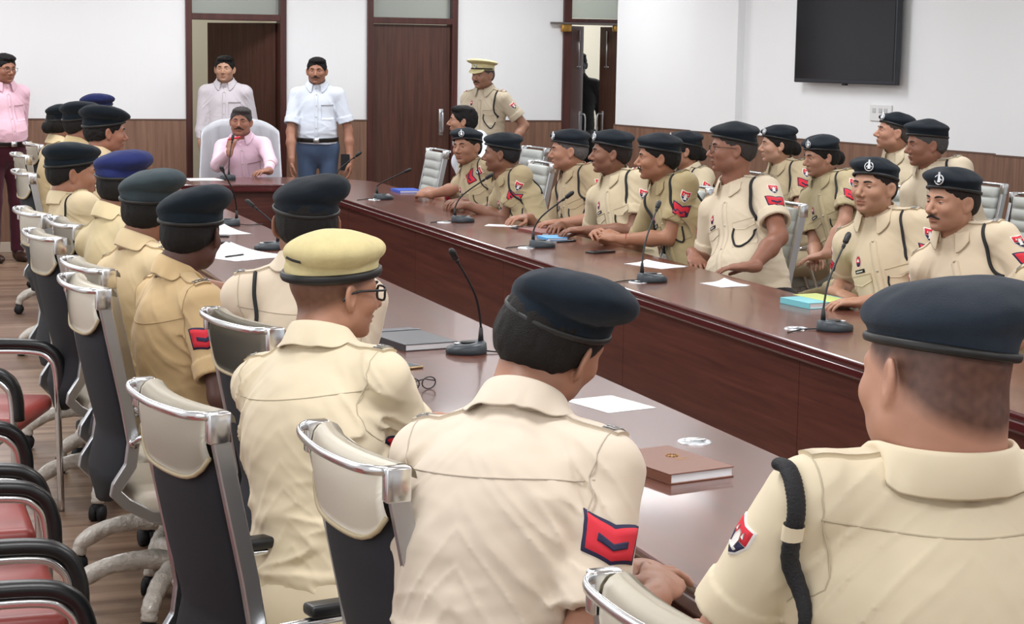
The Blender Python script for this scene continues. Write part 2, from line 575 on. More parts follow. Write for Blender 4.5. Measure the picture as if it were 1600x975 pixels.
TV_T, TV_Z, TV_W, TV_H, SOCK_T, SOCK_Z = 3.31, 1.573, 1.17, 0.68, 3.65, 1.37
def television():
    # local: x = out of the wall, y along wall
    loc, a = wall_at(TV_T, 0.0, TV_Z)
    t = empty('television', loc, a, 'large black flat television mounted high on the right white wall', 'television')
    w, h = TV_W, TV_H
    bm = bmesh.new(); bx(bm, 0.05, 0.1, -w / 2, w / 2, 0, h, 0.008); o = finish(bm, 'bezel', mat('tv bezel', rgb(34, 38, 46), 0.35), t, smooth=False)
    bm = bmesh.new(); bx(bm, 0.1001, 0.103, -w / 2 + 0.018, w / 2 - 0.018, 0.03, h - 0.018); finish(bm, 'screen', mat('dark screen', rgb(22, 22, 27), 0.14, spec=0.35), t, smooth=False)
    bm = bmesh.new(); bx(bm, 0.001, 0.05, -0.2, 0.2, 0.2, 0.5, 0.005); finish(bm, 'wall_bracket', M_BLACKP, t, smooth=False)
    bm = bmesh.new(); bx(bm, 0.06, 0.09, -0.02, 0.02, -0.012, 0.0, 0.003); finish(bm, 'sensor', M_BLACKP, t, smooth=False)
    loc, a = wall_at(SOCK_T, 0.0, SOCK_Z)
    t = empty('wall_socket', loc, a, 'white double switch and socket plate on the wall below the television', 'socket')
    bm = bmesh.new(); bx(bm, 0.0005, 0.012, -0.12, 0.12, -0.06, 0.06, 0.004); finish(bm, 'plate', mat('white plastic', rgb(225, 226, 226), 0.4), t, smooth=False)
    bm = bmesh.new()
    for y in (-0.07, 0.0, 0.06):
        bx(bm, 0.0121, 0.016, y - 0.018, y + 0.018, 0.0, 0.035, 0.002)
    finish(bm, 'switch', mat('switch grey', rgb(190, 192, 194), 0.4), t, smooth=False)

# ------------------------------------------------------------------ conference table
television()
TZ = 0.76
def arc(cx, cy, r, a0, a1, n):
    return [(cx + r * math.cos(math.radians(a0 + (a1 - a0) * i / n)), cy + r * math.sin(math.radians(a0 + (a1 - a0) * i / n))) for i in range(n + 1)]
def conference_table():
    t = empty('conference_table', (2.65, 9, 0), 0, 'long U-shaped dark mahogany conference table with glossy top and panelled inner faces', 'table')
    ox, oy = 2.65, 9.0
    XO, XI, RI, RO = 1.482, 2.184, 3.122, 3.775
    Yn, Yf, Yi = 2.55, 14.56, 13.8
    outer = [(XO, Yn)] + arc(XO + 0.7, Yf - 0.7, 0.7, 180, 90, 10) + arc(RO - 0.75, Yf - 0.75, 0.75, 90, 0, 12) + [(RO, 1.0)]
    inner = [(RI, 1.0)] + arc(RI - 0.22, Yi - 0.22, 0.22, 0, 90, 6) + arc(XI + 0.15, Yi - 0.15, 0.15, 90, 180, 5) + [(XI, Yn)]
    poly = outer + inner
    def offs(pl, d):   # shrink the closed ring outline toward its own inside by d
        out = []
        n = len(pl)
        area = sum(pl[i][0] * pl[(i + 1) % n][1] - pl[(i + 1) % n][0] * pl[i][1] for i in range(n))
        s = 1 if area > 0 else -1
        for i in range(n):
            a, b, c = Vector(pl[i - 1]), Vector(pl[i]), Vector(pl[(i + 1) % n])
            e1 = (b - a).normalized(); e2 = (c - b).normalized()
            n1 = Vector((-e1.y, e1.x)) * s; n2 = Vector((-e2.y, e2.x)) * s
            m = (n1 + n2)
            m = m / max(0.3, m.length_squared / 2)
            out.append((b.x + m.x * d, b.y + m.y * d))
        return out
    # top surface and nosing as one profile swept round the outline
    prof_top = [(0.006, TZ), (0.0015, TZ - 0.003), (0, TZ - 0.008), (0, TZ - 0.02), (0.004, TZ - 0.026)]
    prof_edge = [(0.004, TZ - 0.026), (-0.002, TZ - 0.03), (-0.002, TZ - 0.052), (0.006, TZ - 0.062), (0.04, TZ - 0.062)]
    def loc(p): return (p[0] - ox, p[1] - oy)
    bm = bmesh.new()
    ring = [bm.verts.new((*loc(p), TZ)) for p in offs(poly, 0.006)]
    f = bm.faces.new(ring)
    bmesh.ops.triangulate(bm, faces=[f])
    finish(bm, 'table_top', M_TABLE, t, smooth=False)
    for nm, pr, m in (('nosing', prof_top, M_EDGE), ('edge_moulding', prof_edge, M_EDGE)):
        bm = bmesh.new()
        rings = [[bm.verts.new((*loc(p), z)) for p in offs(poly, d)] for d, z in pr]
        n = len(poly)
        for a, b in zip(rings, rings[1:]):
            for i in range(n):
                bm.faces.new((a[i], a[(i + 1) % n], b[(i + 1) % n], b[i]))
        finish(bm, nm, m, t, True, 35)
    # inner panels to the floor, in lengths with fine joints
    def run(x, ya, yb, step, face):
        y = ya
        while y < yb - 0.01:
            y2 = min(y + step, yb)
            bm = bmesh.new()
            bx(bm, x - 0.012 - ox, x + 0.012 - ox, y + 0.0015 - oy, y2 - 0.0015 - oy, 0.0, TZ - 0.0625, 0.001, 1)
            finish(bm, 'front_panel', M_APRON, t, smooth=False)
            y = y2
    run(RI + 0.05, 1.0, Yi + 0.05, 1.63, 1)
    run(XI - 0.05, Yn, Yi + 0.05, 1.63, 1)
    bm = bmesh.new(); bx(bm, XI - 0.04 - ox, RI + 0.04 - ox, Yi + 0.05 - 0.012 - oy, Yi + 0.05 + 0.012 - oy, 0, TZ - 0.0625, 0.001, 1)
    finish(bm, 'front_panel', M_APRONX, t, smooth=False)
    for y in (2.62, 5.8, 9.0, 12.2):
        bm = bmesh.new(); bx(bm, XO + 0.09 - ox, XI - 0.065 - ox, y - 0.015 - oy, y + 0.015 - oy, 0, TZ - 0.0625, 0.001, 1)
        finish(bm, 'support', M_APRON, t, smooth=False)
        bm = bmesh.new(); bx(bm, RI + 0.065 - ox, RO - 0.1 - ox, y - 0.015 - oy, y + 0.015 - oy, 0, TZ - 0.0625, 0.001, 1)
        finish(bm, 'support', M_APRON, t, smooth=False)
conference_table()
# ------------------------------------------------------------------ swivel chairs (front faces local +X, origin on the floor)
def swivel_chair(leather, ribbed, label, group, top=1.02):
    t = empty('office_chair', (0, 0, 0), 0, label, 'chair', group)
    k = top / 1.02
    HW = 0.215
    # side rails: aluminium flat bars, top to elbow behind the seat, then forward under it
    prof = [(-0.30, 1.02), (-0.262, 0.84), (-0.232, 0.70), (-0.212, 0.60), (-0.222, 0.53), (-0.262, 0.47), (-0.268, 0.45), (-0.235, 0.415), (-0.16, 0.37), (-0.05, 0.355), (0.16, 0.355)]
    for s in (-1, 1):
        bm = bmesh.new()
        ribbon(bm, [(x, s * HW, z * k if z > 0.6 else z) for x, z in prof], 0.022, 0.036, (0, 1, 0))
        bmesh.ops.bevel(bm, geom=bm.edges[:], offset=0.003, segments=1, affect='EDGES')
        r = finish(bm, 'side_rail', M_ALU, t, smooth=False)
        bm = bmesh.new()
        cyl(bm, (-0.214, s * (HW + 0.011), 0.6), (-0.214, s * (HW + 0.023), 0.6), 0.016)
        finish(bm, 'pivot_bolt', M_CHROME, r)
    # bowed crossbar loop at the top
    bm = bmesh.new()
    pts = [(-0.285, -HW, top + 0.002), (-0.325, -0.205, top + 0.004), (-0.35, -0.15, top + 0.002), (-0.362, 0, top), (-0.35, 0.15, top + 0.002), (-0.325, 0.205, top + 0.004), (-0.285, HW, top + 0.002)]
    tube(bm, spline(pts, 6), 0.0062, 8, flat=(0.8, 1.5))
    for s in (-1, 1):
        bx(bm, -0.318, -0.272, s * HW - 0.014, s * HW + 0.014, top - 0.05, top + 0.012, 0.004)
    finish(bm, 'top_rail', M_CHROME, t)
    # back cushion front: sling with rolled top, curved in plan; profile x(z)
    def bxs(z):
        pz = [(-0.262, 1.0), (-0.245, 0.84), (-0.215, 0.70), (-0.185, 0.60), (-0.20, 0.53), (-0.215, 0.47), (-0.20, 0.40)]
        pz = [(a, b * k if b > 0.6 else b) for a, b in pz]
        for (x0, z0), (x1, z1) in zip(pz, pz[1:]):
            if z <= z0 and z >= z1:
                return x0 + (x1 - x0) * (z0 - z) / (z0 - z1)
        return pz[0][0] if z > pz[0][1] else pz[-1][0]
    def sheet(z_hi, z_lo, nz, off_f, off_b, hw, prof_w=None, rib=0.0):
        bm = bmesh.new()
        ny = 12
        fr, bk = [], []
        for i in range(nz + 1):
            z = z_hi + (z_lo - z_hi) * i / nz
            w = hw if prof_w is None else hw * prof_w(i / nz)
            rf, rb = [], []
            for j in range(ny + 1):
                y = -w + 2 * w * j / ny
                c = -0.045 * (1 - (y / 0.25) ** 2)
                e = (1 - abs(2 * j / ny - 1) ** 6)
                r_ = rib * (abs(math.sin(PI * (z_hi - z) / 0.062)) ** 0.5)
                rf.append(bm.verts.new((bxs(z) + c + (off_f + r_) * e, y, z)))
                rb.append(bm.verts.new((bxs(z) + c + off_b * e, y, z)))
            fr.append(rf); bk.append(rb)
        for g, fl in ((fr, 1), (bk, 0)):
            for i in range(nz):
                for j in range(ny):
                    q = (g[i][j], g[i][j + 1], g[i + 1][j + 1], g[i + 1][j])
                    bm.faces.new(q if fl else q[::-1])
        for i in range(nz):
            for j in (0, ny):
                bm.faces.new((fr[i][j], fr[i + 1][j], bk[i + 1][j], bk[i][j]))
        for j in range(ny):
            for i in (0, nz):
                bm.faces.new((fr[i][j], fr[i][j + 1], bk[i][j + 1], bk[i][j]))
        bmesh.ops.remove_doubles(bm, verts=bm.verts, dist=0.0002)
        return bm
    if ribbed:
        finish(sheet(top - 0.01, 0.5, 96, 0.035, 0.0, 0.198, rib=0.016), 'back_cushion', leather, t)
    else:
        finish(sheet(top - 0.01, 0.5, 30, 0.04, 0.0, 0.198), 'back_cushion', leather, t)
    # rear shell, black, hanging below the seat line with a rounded lower lobe
    lobe = lambda u: 1 if u < 0.78 else max(0.25, math.sqrt(max(0, 1 - ((u - 0.78) / 0.225) ** 2)))
    finish(sheet(top - 0.03, 0.385, 36, -0.002, -0.028, 0.202, lobe), 'back_shell', M_MESHB, t)
    # rolled leather head section wrapping over the back with a curved lower hem
    if not ribbed:
        bm = bmesh.new()
        ny = 16
        rows = []
        for i in range(15):
            u = i / 14
            r = []
            for j in range(ny + 1):
                y = -0.195 + 0.39 * j / ny
                q = (y / 0.195)
                drop = 0.065 + 0.055 * (1 - abs(q) ** 5)
                c = -0.045 * (1 - (y / 0.25) ** 2)
                x0 = bxs(0.99) + c
                a = PI * min(1, u / 0.5)
                if u <= 0.5:
                    x = x0 - 0.004 + 0.03 * math.cos(a)
                    z = top - 0.018 + 0.03 * math.sin(a)
                else:
                    v = (u - 0.5) / 0.5
                    x = x0 - 0.034 + 0.006 * v - 0.006 * math.sin(PI * v)
                    z = top - 0.018 - drop * v
                r.append(bm.verts.new((x, y, z)))
            rows.append(r)
        for a, b in zip(rows, rows[1:]):
            for j in range(ny):
                bm.faces.new((a[j], a[j + 1], b[j + 1], b[j]))
        bmesh.ops.solidify(bm, geom=bm.faces[:], thickness=0.006)
        h = finish(bm, 'head_pad', leather, t)
        bm = bmesh.new()
        lp = []
        for j in range(ny + 1):
            y = -0.195 + 0.39 * j / ny
            q = y / 0.195
            drop = 0.065 + 0.055 * (1 - abs(q) ** 5)
            lp.append((bxs(0.99) - 0.045 * (1 - (y / 0.25) ** 2) - 0.03, y, top - 0.018 - drop))
        tube(bm, lp, 0.005, 6)
        finish(bm, 'piping', mat('piping', rgb(176, 160, 128), 0.5), h)
    # seat
    bm = bmesh.new()
    bx(bm, -0.2, 0.27, -0.222, 0.222, 0.37, 0.445, 0.03, 4)
    for v in bm.verts:
        if v.co.x > 0.2:
            v.co.z -= 0.02 * (v.co.x - 0.2) / 0.07
    finish(bm, 'seat', leather, t)
    bm = bmesh.new(); bx(bm, -0.16, 0.16, -0.22, 0.22, 0.342, 0.368, 0.004); bx(bm, -0.1, 0.1, -0.08, 0.08, 0.30, 0.342, 0.01)
    finish(bm, 'seat_mechanism', M_ALU, t, smooth=False)
    # arms
    for s in (-1, 1):
        bm = bmesh.new()
        y = s * 0.265
        tube(bm, spline([(-0.214, s * (HW + 0.014), 0.60), (-0.17, y, 0.628), (0.02, y, 0.632), (0.16, y, 0.62), (0.2, y, 0.585), (0.12, s * 0.24, 0.36)], 7), 0.014, 8, flat=(1.0, 0.7))
        a = finish(bm, 'armrest', M_CHROME, t)
        bm = bmesh.new(); bx(bm, -0.13, 0.13, y - 0.025, y + 0.025, 0.642, 0.668, 0.009, 3)
        finish(bm, 'arm_pad', M_BLACKP, a)
    # column and five wrapped legs on castors
    bm = bmesh.new(); cyl(bm, (0, 0, 0.12), (0, 0, 0.3), 0.028); cyl(bm, (0, 0, 0.09), (0, 0, 0.2), 0.045, 0.036)
    finish(bm, 'gas_column', M_BLACKP, t)
    for i in range(5):
        a = 2 * PI * i / 5 + 0.35
        ca, sa = math.cos(a), math.sin(a)
        bm = bmesh.new()
        pts = spline([(0.02 * ca, 0.02 * sa, 0.165), (0.12 * ca, 0.12 * sa, 0.17), (0.24 * ca, 0.24 * sa, 0.15), (0.32 * ca, 0.32 * sa, 0.105), (0.335 * ca, 0.335 * sa, 0.065)], 6)
        n = len(pts)
        rnd = random.Random(i)
        tube(bm, pts, [0.033 - 0.009 * j / n + rnd.uniform(-0.0025, 0.0025) for j in range(n)], 12)
        l = finish(bm, 'leg', M_WRAP, t)
        bm = bmesh.new()
        for s in (-1, 1):
            c = Vector((0.335 * ca - 0.0 * sa, 0.335 * sa, 0.03)) + Vector((-sa, ca, 0)) * (s * 0.015)
            cyl(bm, c - Vector((-sa, ca, 0)) * 0.011, c + Vector((-sa, ca, 0)) * 0.011, 0.03, n=16)
        bx(bm, 0.335 * ca - 0.02, 0.335 * ca + 0.02, 0.335 * sa - 0.02, 0.335 * sa + 0.02, 0.035, 0.068, 0.008)
        finish(bm, 'castor', M_BLACKR, l)
    return t

GL = 'cream leather chairs along the near side of the table'
GR = 'pale ribbed chairs on the far side of the table'
chair_l = swivel_chair(M_CREAM, False, 'x', GL, 1.05)
chair_r = swivel_chair(M_GREYL, True, 'x', GR, 1.03)
left_chairs = [   # x, y, yaw, label
    (1.266, 2.124, 6, 'cream leather chair at the bottom edge, only its chrome top rail showing'),
    (1.125, 3.239, 5, 'cream and black chair behind the bent forward officer in the pale pinkish shirt'),
    (0.894, 3.816, 11, 'cream and black chair behind the officer in the yellow khaki beret'),
    (1.234, 4.886, 11, 'cream topped chair between the dark skinned officer and the khaki beret'),
    (0.936, 5.734, 6, 'cream and black chair behind the dark skinned officer in a tan shirt'),
    (0.998, 6.228, 9, 'cream and black chair behind the officer in the faded grey green beret'),
    (0.957, 7.253, 8, 'cream and black chair behind the officer in the bright navy blue beret'),
    (1.090, 7.739, 5, 'cream and black chair touching the one behind the navy blue beret'),
    (1.002, 8.273, 8, 'cream and black chair behind the stout profile officer with a short neck'),
    (1.185, 10.839, 5, 'cream topped chair third from the far end of the near row'),
    (1.310, 12.569, 5, 'cream topped chair second from the far end of the near row'),
    (1.506, 13.944, 6, 'cream topped chair at the far end of the near row'),
]
def place(proto, x, y, yaw, label, first, kids=None):
    o = proto if first else copy_tree(proto)
    o.location = (x, y, 0)
    o.rotation_euler = (0, 0, math.radians(yaw))
    o['label'] = label
    return o
for i, (x, y, a, lb) in enumerate(left_chairs):
    place(chair_l, x, y, a, lb, i == 0)
right_chairs = [
    (3.78, 13.35, 180, 'empty pale grey ribbed chair beside the closed brown door'),
    (4.02, 11.75, 180, 'pale ribbed chair behind the young officer who looks at the camera'),
    (4.0, 10.98, 180, 'pale ribbed chair behind the officer leaning on his elbows'),
    (4.06, 10.2, 180, 'pale ribbed chair behind the greying officer without a rank patch'),
    (4.12, 9.55, 180, 'pale ribbed chair behind the officer with stars on his shoulder'),
    (4.14, 8.85, 180, 'pale ribbed chair behind the slim officer with clasped hands'),
    (4.08, 8.4, 184, 'pale ribbed chair with chrome frame behind the stout officer in spectacles'),
    (4.18, 6.85, 190, 'pale ribbed chair behind the stern officer with a silver cap badge'),
    (4.24, 6.2, 190, 'pale ribbed chair behind the moustached officer at the right'),
    (4.32, 5.55, 190, 'pale ribbed chair of the man cut by the right edge'),
    (5.02, 10.6, 180, 'pale ribbed chair under the mostly hidden woman officer by the wall'),
    (5.58, 10.35, 180, 'pale ribbed chair under the woman officer beyond the stout man in spectacles'),
    (5.32, 9.2, 180, 'pale ribbed chair under the woman officer with her hair in a bun'),
    (6.04, 9.6, 186, 'pale ribbed chair under the officer looking up at the wall'),
    (5.76, 8.6, 186, 'pale ribbed chair under the greying officer leaning to his neighbour'),
    (4.66, 13.62, 184, 'pale ribbed chair under the man in a white shirt'),
    (6.42, 9, 188, 'empty pale ribbed chair against the right wall behind two officers'),
]
for i, (x, y, a, lb) in enumerate(right_chairs):
    place(chair_r, x, y, a, lb, i == 0)

# ------------------------------------------------------------------ visitor chairs: chrome tube, black arm pads, red seats
def red_chair():
    t = empty('visitor_chair', (0, 0, 0), 0, 'x', 'chair', 'red leather visitor chairs in a tight row')
    bm = bmesh.new()
    bx(bm, -0.24, 0.26, -0.255, 0.255, 0.40, 0.465, 0.03, 4)
    finish(bm, 'seat', M_RED, t)
    bm = bmesh.new()
    bx(bm, -0.31, -0.25, -0.25, 0.25, 0.52, 0.88, 0.028, 4)
    for v in bm.verts:
        v.co.x -= (v.co.z - 0.52) * 0.22
    finish(bm, 'backrest', M_RED, t)
    for s in (-1, 1):
        y = s * 0.30
        bm = bmesh.new()
        loop = [(0.27, y, 0.0), (0.265, y, 0.3), (0.26, y, 0.52), (0.235, y, 0.59), (0.16, y, 0.615), (-0.1, y, 0.61), (-0.26, y, 0.60), (-0.31, y, 0.55), (-0.30, y, 0.4), (-0.33, y, 0.0)]
        tube(bm, spline(loop, 6), 0.0125, 10)
        fr = finish(bm, 'side_frame', M_CHROME, t)
        bm = bmesh.new()
        pad = spline([(0.283, y, 0.47), (0.278, y, 0.56), (0.245, y, 0.62), (0.16, y, 0.644), (-0.1, y, 0.64), (-0.28, y, 0.628)], 6)
        tube(bm, pad, 0.021, 10, flat=(1.15, 0.9))
        finish(bm, 'arm_pad', M_BLACKP, fr)
    bm = bmesh.new()
    for x in (-0.2, 0.2):
        cyl(bm, (x, -0.30, 0.385), (x, 0.30, 0.385), 0.011)
    for s in (-1, 1):
        cyl(bm, (-0.3, s * 0.19, 0.42), (-0.36, s * 0.19, 0.8), 0.011)
    finish(bm, 'cross_bar', M_CHROME, t)
    return t
rc = red_chair()
rcs = [(0.34, 6.95, -20, 'red leather visitor chair with a chrome leg, standing apart beyond the others'),
       (0.17, 5.33, 0, 'red visitor chair third from the bottom left corner'),
       (0.17, 4.52, 0, 'red visitor chair second from the bottom left corner'),
       (0.15, 3.58, 0, 'red visitor chair nearest the bottom left corner')]
for i, (x, y, a, lb) in enumerate(rcs):
    place(rc, x, y, a, lb, i == 0)

# ------------------------------------------------------------------ the chairman's seat under a white towel
def boss_chair():
    t = empty('executive_chair', (2.98, 15.25, 0), math.radians(-98), 'high backed executive chair draped in a white towel behind the man in pink', 'chair')
    bm = bmesh.new(); bx(bm, -0.25, 0.28, -0.27, 0.27, 0.38, 0.48, 0.03, 3); finish(bm, 'seat', M_BLACKP, t)
    bm = bmesh.new(); bx(bm, -0.34, -0.25, -0.27, 0.27, 0.5, 1.12, 0.04, 4); finish(bm, 'backrest', M_BLACKP, t)
    bm = bmesh.new(); cyl(bm, (0, 0, 0.1), (0, 0, 0.38), 0.03)
    for i in range(5):
        a = 2 * PI * i / 5
        cyl(bm, (0, 0, 0.12), (0.3 * math.cos(a), 0.3 * math.sin(a), 0.06), 0.03, 0.02)
        cyl(bm, (0.3 * math.cos(a), 0.3 * math.sin(a) - 0.02, 0.03), (0.3 * math.cos(a), 0.3 * math.sin(a) + 0.02, 0.03), 0.03)
    finish(bm, 'base', M_BLACKP, t)
    # towel
    bm = bmesh.new()
    ny, nz = 36, 30
    rows = []
    for i in range(nz + 1):
        u = i / nz
        r = []
        for j in range(ny + 1):
            q = -1 + 2 * j / ny
            y = 0.315 * q
            topz = 1.165 - 0.10 * abs(q) ** 3.2
            wv = 0.008 * math.sin(q * 17 + u * 4) * min(1, u * 3)
            if u < 0.46:
                v = u / 0.46
                x = -0.225 + wv; z = 0.52 + (topz - 0.52) * v
            elif u < 0.54:
                v = (u - 0.46) / 0.08
                x = -0.295 + 0.07 * math.cos(PI * v); z = topz + 0.02 * math.sin(PI * v)
            else:
                v = (u - 0.54) / 0.46
                x = -0.365 - wv; z = topz - (topz - 0.55) * v
            flare = 1 + 0.12 * (1 - (z - 0.5) / 0.66)
            r.append(bm.verts.new((x + 0.07 * abs(q) ** 3, y * flare, z)))
        rows.append(r)
    for a, b in zip(rows, rows[1:]):
        for j in range(ny):
            bm.faces.new((a[j], a[j + 1], b[j + 1], b[j]))
    bmesh.ops.solidify(bm, geom=bm.faces[:], thickness=0.008)
    tw = mat('white towel', rgb(236, 238, 244), 0.95, bump=(350, 0.5, 0.002), sheen=0.3)
    o = finish(bm, 'towel_tmp', tw)
    o.name = 'towel'
    o.matrix_world = Matrix.Translation((2.98, 15.25, 0)) @ Matrix.Rotation(math.radians(-98), 4, 'Z')
    tag(o, 'white towel draped over the high chair back behind the man in pink', 'towel')
boss_chair()

# ------------------------------------------------------------------ gooseneck microphones
def microphone(x, y, yaw, tip, label, base_s=1.0):
    """tip = world position of the head; the stem rises from the front of the base"""
    t = empty('conference_microphone', (x, y, TZ), math.radians(yaw), label, 'microphone', 'gooseneck microphones on the table')
    bm = bmesh.new()
    n = 28
    s = base_s
    prof = [(1.0, 0.0), (1.02, 0.010), (0.98, 0.020)]
    rings = []
    for k, z in prof:
        rings.append([bm.verts.new((0.075 * s * k * math.cos(2 * PI * i / n) * (1.0 if math.cos(2 * PI * i / n) > 0 else 0.85), 0.06 * s * k * math.sin(2 * PI * i / n), z + (0.016 * (0.5 - 0.5 * math.cos(2 * PI * i / n)) if z > 0.015 else 0))) for i in range(n)])
    rings.append([bm.verts.new((0.055 * s * math.cos(2 * PI * i / n), 0.042 * s * math.sin(2 * PI * i / n), 0.030 + 0.012 * (0.5 - 0.5 * math.cos(2 * PI * i / n)))) for i in range(n)])
    for a, b in zip(rings, rings[1:]):
        for i in range(n):
            bm.faces.new((a[i], a[(i + 1) % n], b[(i + 1) % n], b[i]))
    bm.faces.new(rings[0][::-1]); bm.faces.new(rings[-1])
    b_ = finish(bm, 'base', M_MIC, t)
    bm = bmesh.new(); cyl(bm, (0.0, 0, 0.036), (0.0, 0, 0.0395), 0.026 * s, n=20)
    finish(bm, 'speaker_grille', M_MICD, b_)
    bm = bmesh.new(); bx(bm, 0.03 * s, 0.048 * s, -0.008, 0.008, 0.030, 0.037, 0.002); finish(bm, 'talk_button', M_SILVER, b_)
    R = Matrix.Rotation(-math.radians(yaw), 3, 'Z')
    T = R @ (Vector(tip) - Vector((x, y, TZ)))
    root = Vector((-0.045 * s, 0, 0.035))
    mid = root + Vector((T.x * 0.22, T.y * 0.22, (T.z - root.z) * 0.5)) - Vector((root.x * 0.2, 0, 0))
    up = root + Vector((0, 0, 0.05))
    pts = spline([root, up, mid, T * 0.85 + mid * 0.15, T], 6)
    bm = bmesh.new(); cyl(bm, root - Vector((0, 0, 0.005)), root + Vector((0, 0, 0.05)), 0.011, 0.006)
    tube(bm, pts, 0.0042, 8)
    g = finish(bm, 'gooseneck', M_MICD, t)
    d = (pts[-1] - pts[-4]).normalized()
    bm = bmesh.new()
    tube(bm, [T - d * 0.075, T - d * 0.06, T - d * 0.055], [0.006, 0.0075, 0.006], 10)
    tube(bm, [T - d * 0.05, T - d * 0.045, T - d * 0.01, T + d * 0.0, T + d * 0.005], [0.006, 0.011, 0.012, 0.009, 0.003], 12)
    finish(bm, 'capsule', M_MICD, t)
    bm = bmesh.new()
    tube(bm, spline([(-0.05 * s, 0.01, 0.008), (-0.11, 0.03, 0.004), (-0.16, 0.0, 0.004), (-0.2, -0.02, 0.003)], 6), 0.0028, 6)
    finish(bm, 'cable', M_MICD, t)
    return t
MICS = [
    (2.69, 14.32, 90, (2.745, 14.38, 1.10), 'gooseneck microphone raised in front of the seated man in pink'),
    (3.366, 13.44, 20, (3.50, 13.38, 1.02), 'microphone on the rounded table corner in front of the standing man'),
    (3.366, 12.28, 10, (3.51, 12.1, 0.975), 'microphone with a low leaning stem pointing at the empty pale chair by the door'),
    (3.382, 10.56, 0, (3.52, 10.42, 1.053), 'microphone in front of the officer leaning on his elbow'),
    (3.349, 9.10, 0, (3.49, 9.02, 1.053), 'microphone standing before the sky blue notepad'),
    (3.325, 7.61, 0, (3.47, 7.87, 1.094), 'upright microphone beside the white sheet in front of the slim officer'),
    (3.397, 6.08, 0, (3.52, 6.21, 1.107), 'microphone in front of the turquoise book'),
    (1.99, 10.57, 180, (1.88, 10.2, 1.115), 'farthest microphone on the near side of the table, its head just above a black beret'),
    (1.916, 5.90, 180, (1.79, 5.7, 1.13), 'large nearby microphone with round base standing beside the dark grey notebook'),
    (1.945, 9.25, 180, (1.83, 9.25, 1.01), 'microphone whose base hides behind a black beret, next to the loose white papers'),
]
for m_ in MICS:
    microphone(*m_)
def grommet(x, y, label):
    t = empty('cable_grommet', (x, y, TZ), 0, label, 'grommet', 'cable grommets in the table top')
    bm = bmesh.new(); lathe(bm, [(0, 0.001), (0.03, 0.001), (0.033, 0.0035), (0.042, 0.004), (0.046, 0.0005), (0.046, 0.0)], 24); finish(bm, 'ring', M_SILVER, t)
    bm = bmesh.new(); bx(bm, -0.012, 0.03, -0.012, 0.012, 0.0035, 0.008, 0.003); finish(bm, 'flap', M_CHROME, t)
grommet(2.045, 4.37, 'chrome cable grommet near the brown diary')
for (x, y, lb) in ((3.30, 12.25, 'small chrome cable grommet by the microphone nearest the table corner'), (3.27, 10.55, 'small chrome cable grommet by the microphone before the leaning officers'), (3.26, 9.08, 'small chrome cable grommet by the microphone before the blue pad'), (3.26, 7.6, 'small chrome cable grommet by the microphone beside the folded sheet'), (3.28, 6.15, 'small chrome cable grommet by the microphone in front of the turquoise book'), (2.11, 8.6, 'small chrome cable grommet beside the papers on the near side of the table')):
    grommet(x, y, lb)

# ------------------------------------------------------------------ things lying on the table
def place_item(o, x, y, z, yaw, label, cat, group=None):
    o.location = (x, y, z); o.rotation_euler = (0, 0, math.radians(yaw)); tag(o, label, cat, group); return o
def book(name, x, y, yaw, w, l, h, cover, label, cat='book', extra=None):
    t = empty(name, (x, y, TZ), math.radians(yaw), label, cat)
    bm = bmesh.new()
    bx(bm, -w / 2, w / 2, -l / 2, l / 2, 0, 0.003, 0.001, 1); bx(bm, -w / 2, w / 2, -l / 2, l / 2, h - 0.003, h, 0.001, 1)
    bx(bm, -w / 2, -w / 2 + 0.004, -l / 2, l / 2, 0.003, h - 0.003)
    finish(bm, 'cover', cover, t, smooth=False)
    bm = bmesh.new(); bx(bm, -w / 2 + 0.005, w / 2 - 0.004, -l / 2 + 0.004, l / 2 - 0.004, 0.0031, h - 0.0031)
    finish(bm, 'pages', M_PAPER, t, smooth=False)
    if extra: extra(t)
    return t
M_NB = mat('dark grey leatherette', rgb(58, 60, 66), 0.35)
M_BR = mat('brown leatherette', rgb(122, 78, 60), 0.45, bump=(300, 0.3, 0.001))
M_GOLD = mat('gold foil', rgb(160, 116, 60), 0.35, 0.5)
def strap(t):
    bm = bmesh.new(); bx(bm, -0.1, 0.105, 0.11, 0.125, 0.0245, 0.0265, 0.001); finish(bm, 'spine_band', mat('grey band', rgb(86, 88, 94), 0.4), t, smooth=False)
book('notebook', 1.785, 6.17, -90 + 100, 0.20, 0.36, 0.024, M_NB, 'dark grey notebook with white page edges lying by the near microphone', 'notebook', strap)
def crest(t):
    bm = bmesh.new()
    for k in range(10):
        a = 2 * PI * k / 10
        cyl(bm, (0.03 + 0.012 * math.cos(a), 0.03 + 0.012 * math.sin(a), 0.0261), (0.03 + 0.016 * math.cos(a), 0.03 + 0.016 * math.sin(a), 0.0263), 0.003, n=6)
    lathe(bm, [(0, 0.0264), (0.010, 0.0262), (0.011, 0.0261)], 14, (0.03, 0.03))
    for k in range(3):
        bx(bm, 0.012, 0.05, -0.002 - 0.009 * k, 0.002 - 0.009 * k, 0.0261, 0.0264)
    finish(bm, 'cover_crest', M_GOLD, t, smooth=False)
book('diary', 1.845, 4.085, 12, 0.19, 0.27, 0.026, M_BR, 'brown diary with a small gold crest lying on the near side of the table', 'diary', crest)
M_CY = mat('turquoise cover', rgb(120, 196, 206), 0.4)
def cyx(t):
    bm = bmesh.new(); bx(bm, -0.02, 0.1, -0.15, 0.15, 0.0251, 0.0256); finish(bm, 'cover_print', mat('yellow green print', rgb(206, 222, 130), 0.4), t, smooth=False)
book('textbook', 3.69, 6.74, 8, 0.235, 0.20, 0.025, M_CY, 'turquoise book with yellow green print before the stern officer', 'book', cyx)
M_BLUE = mat('bright blue cover', rgb(52, 92, 196), 0.4)
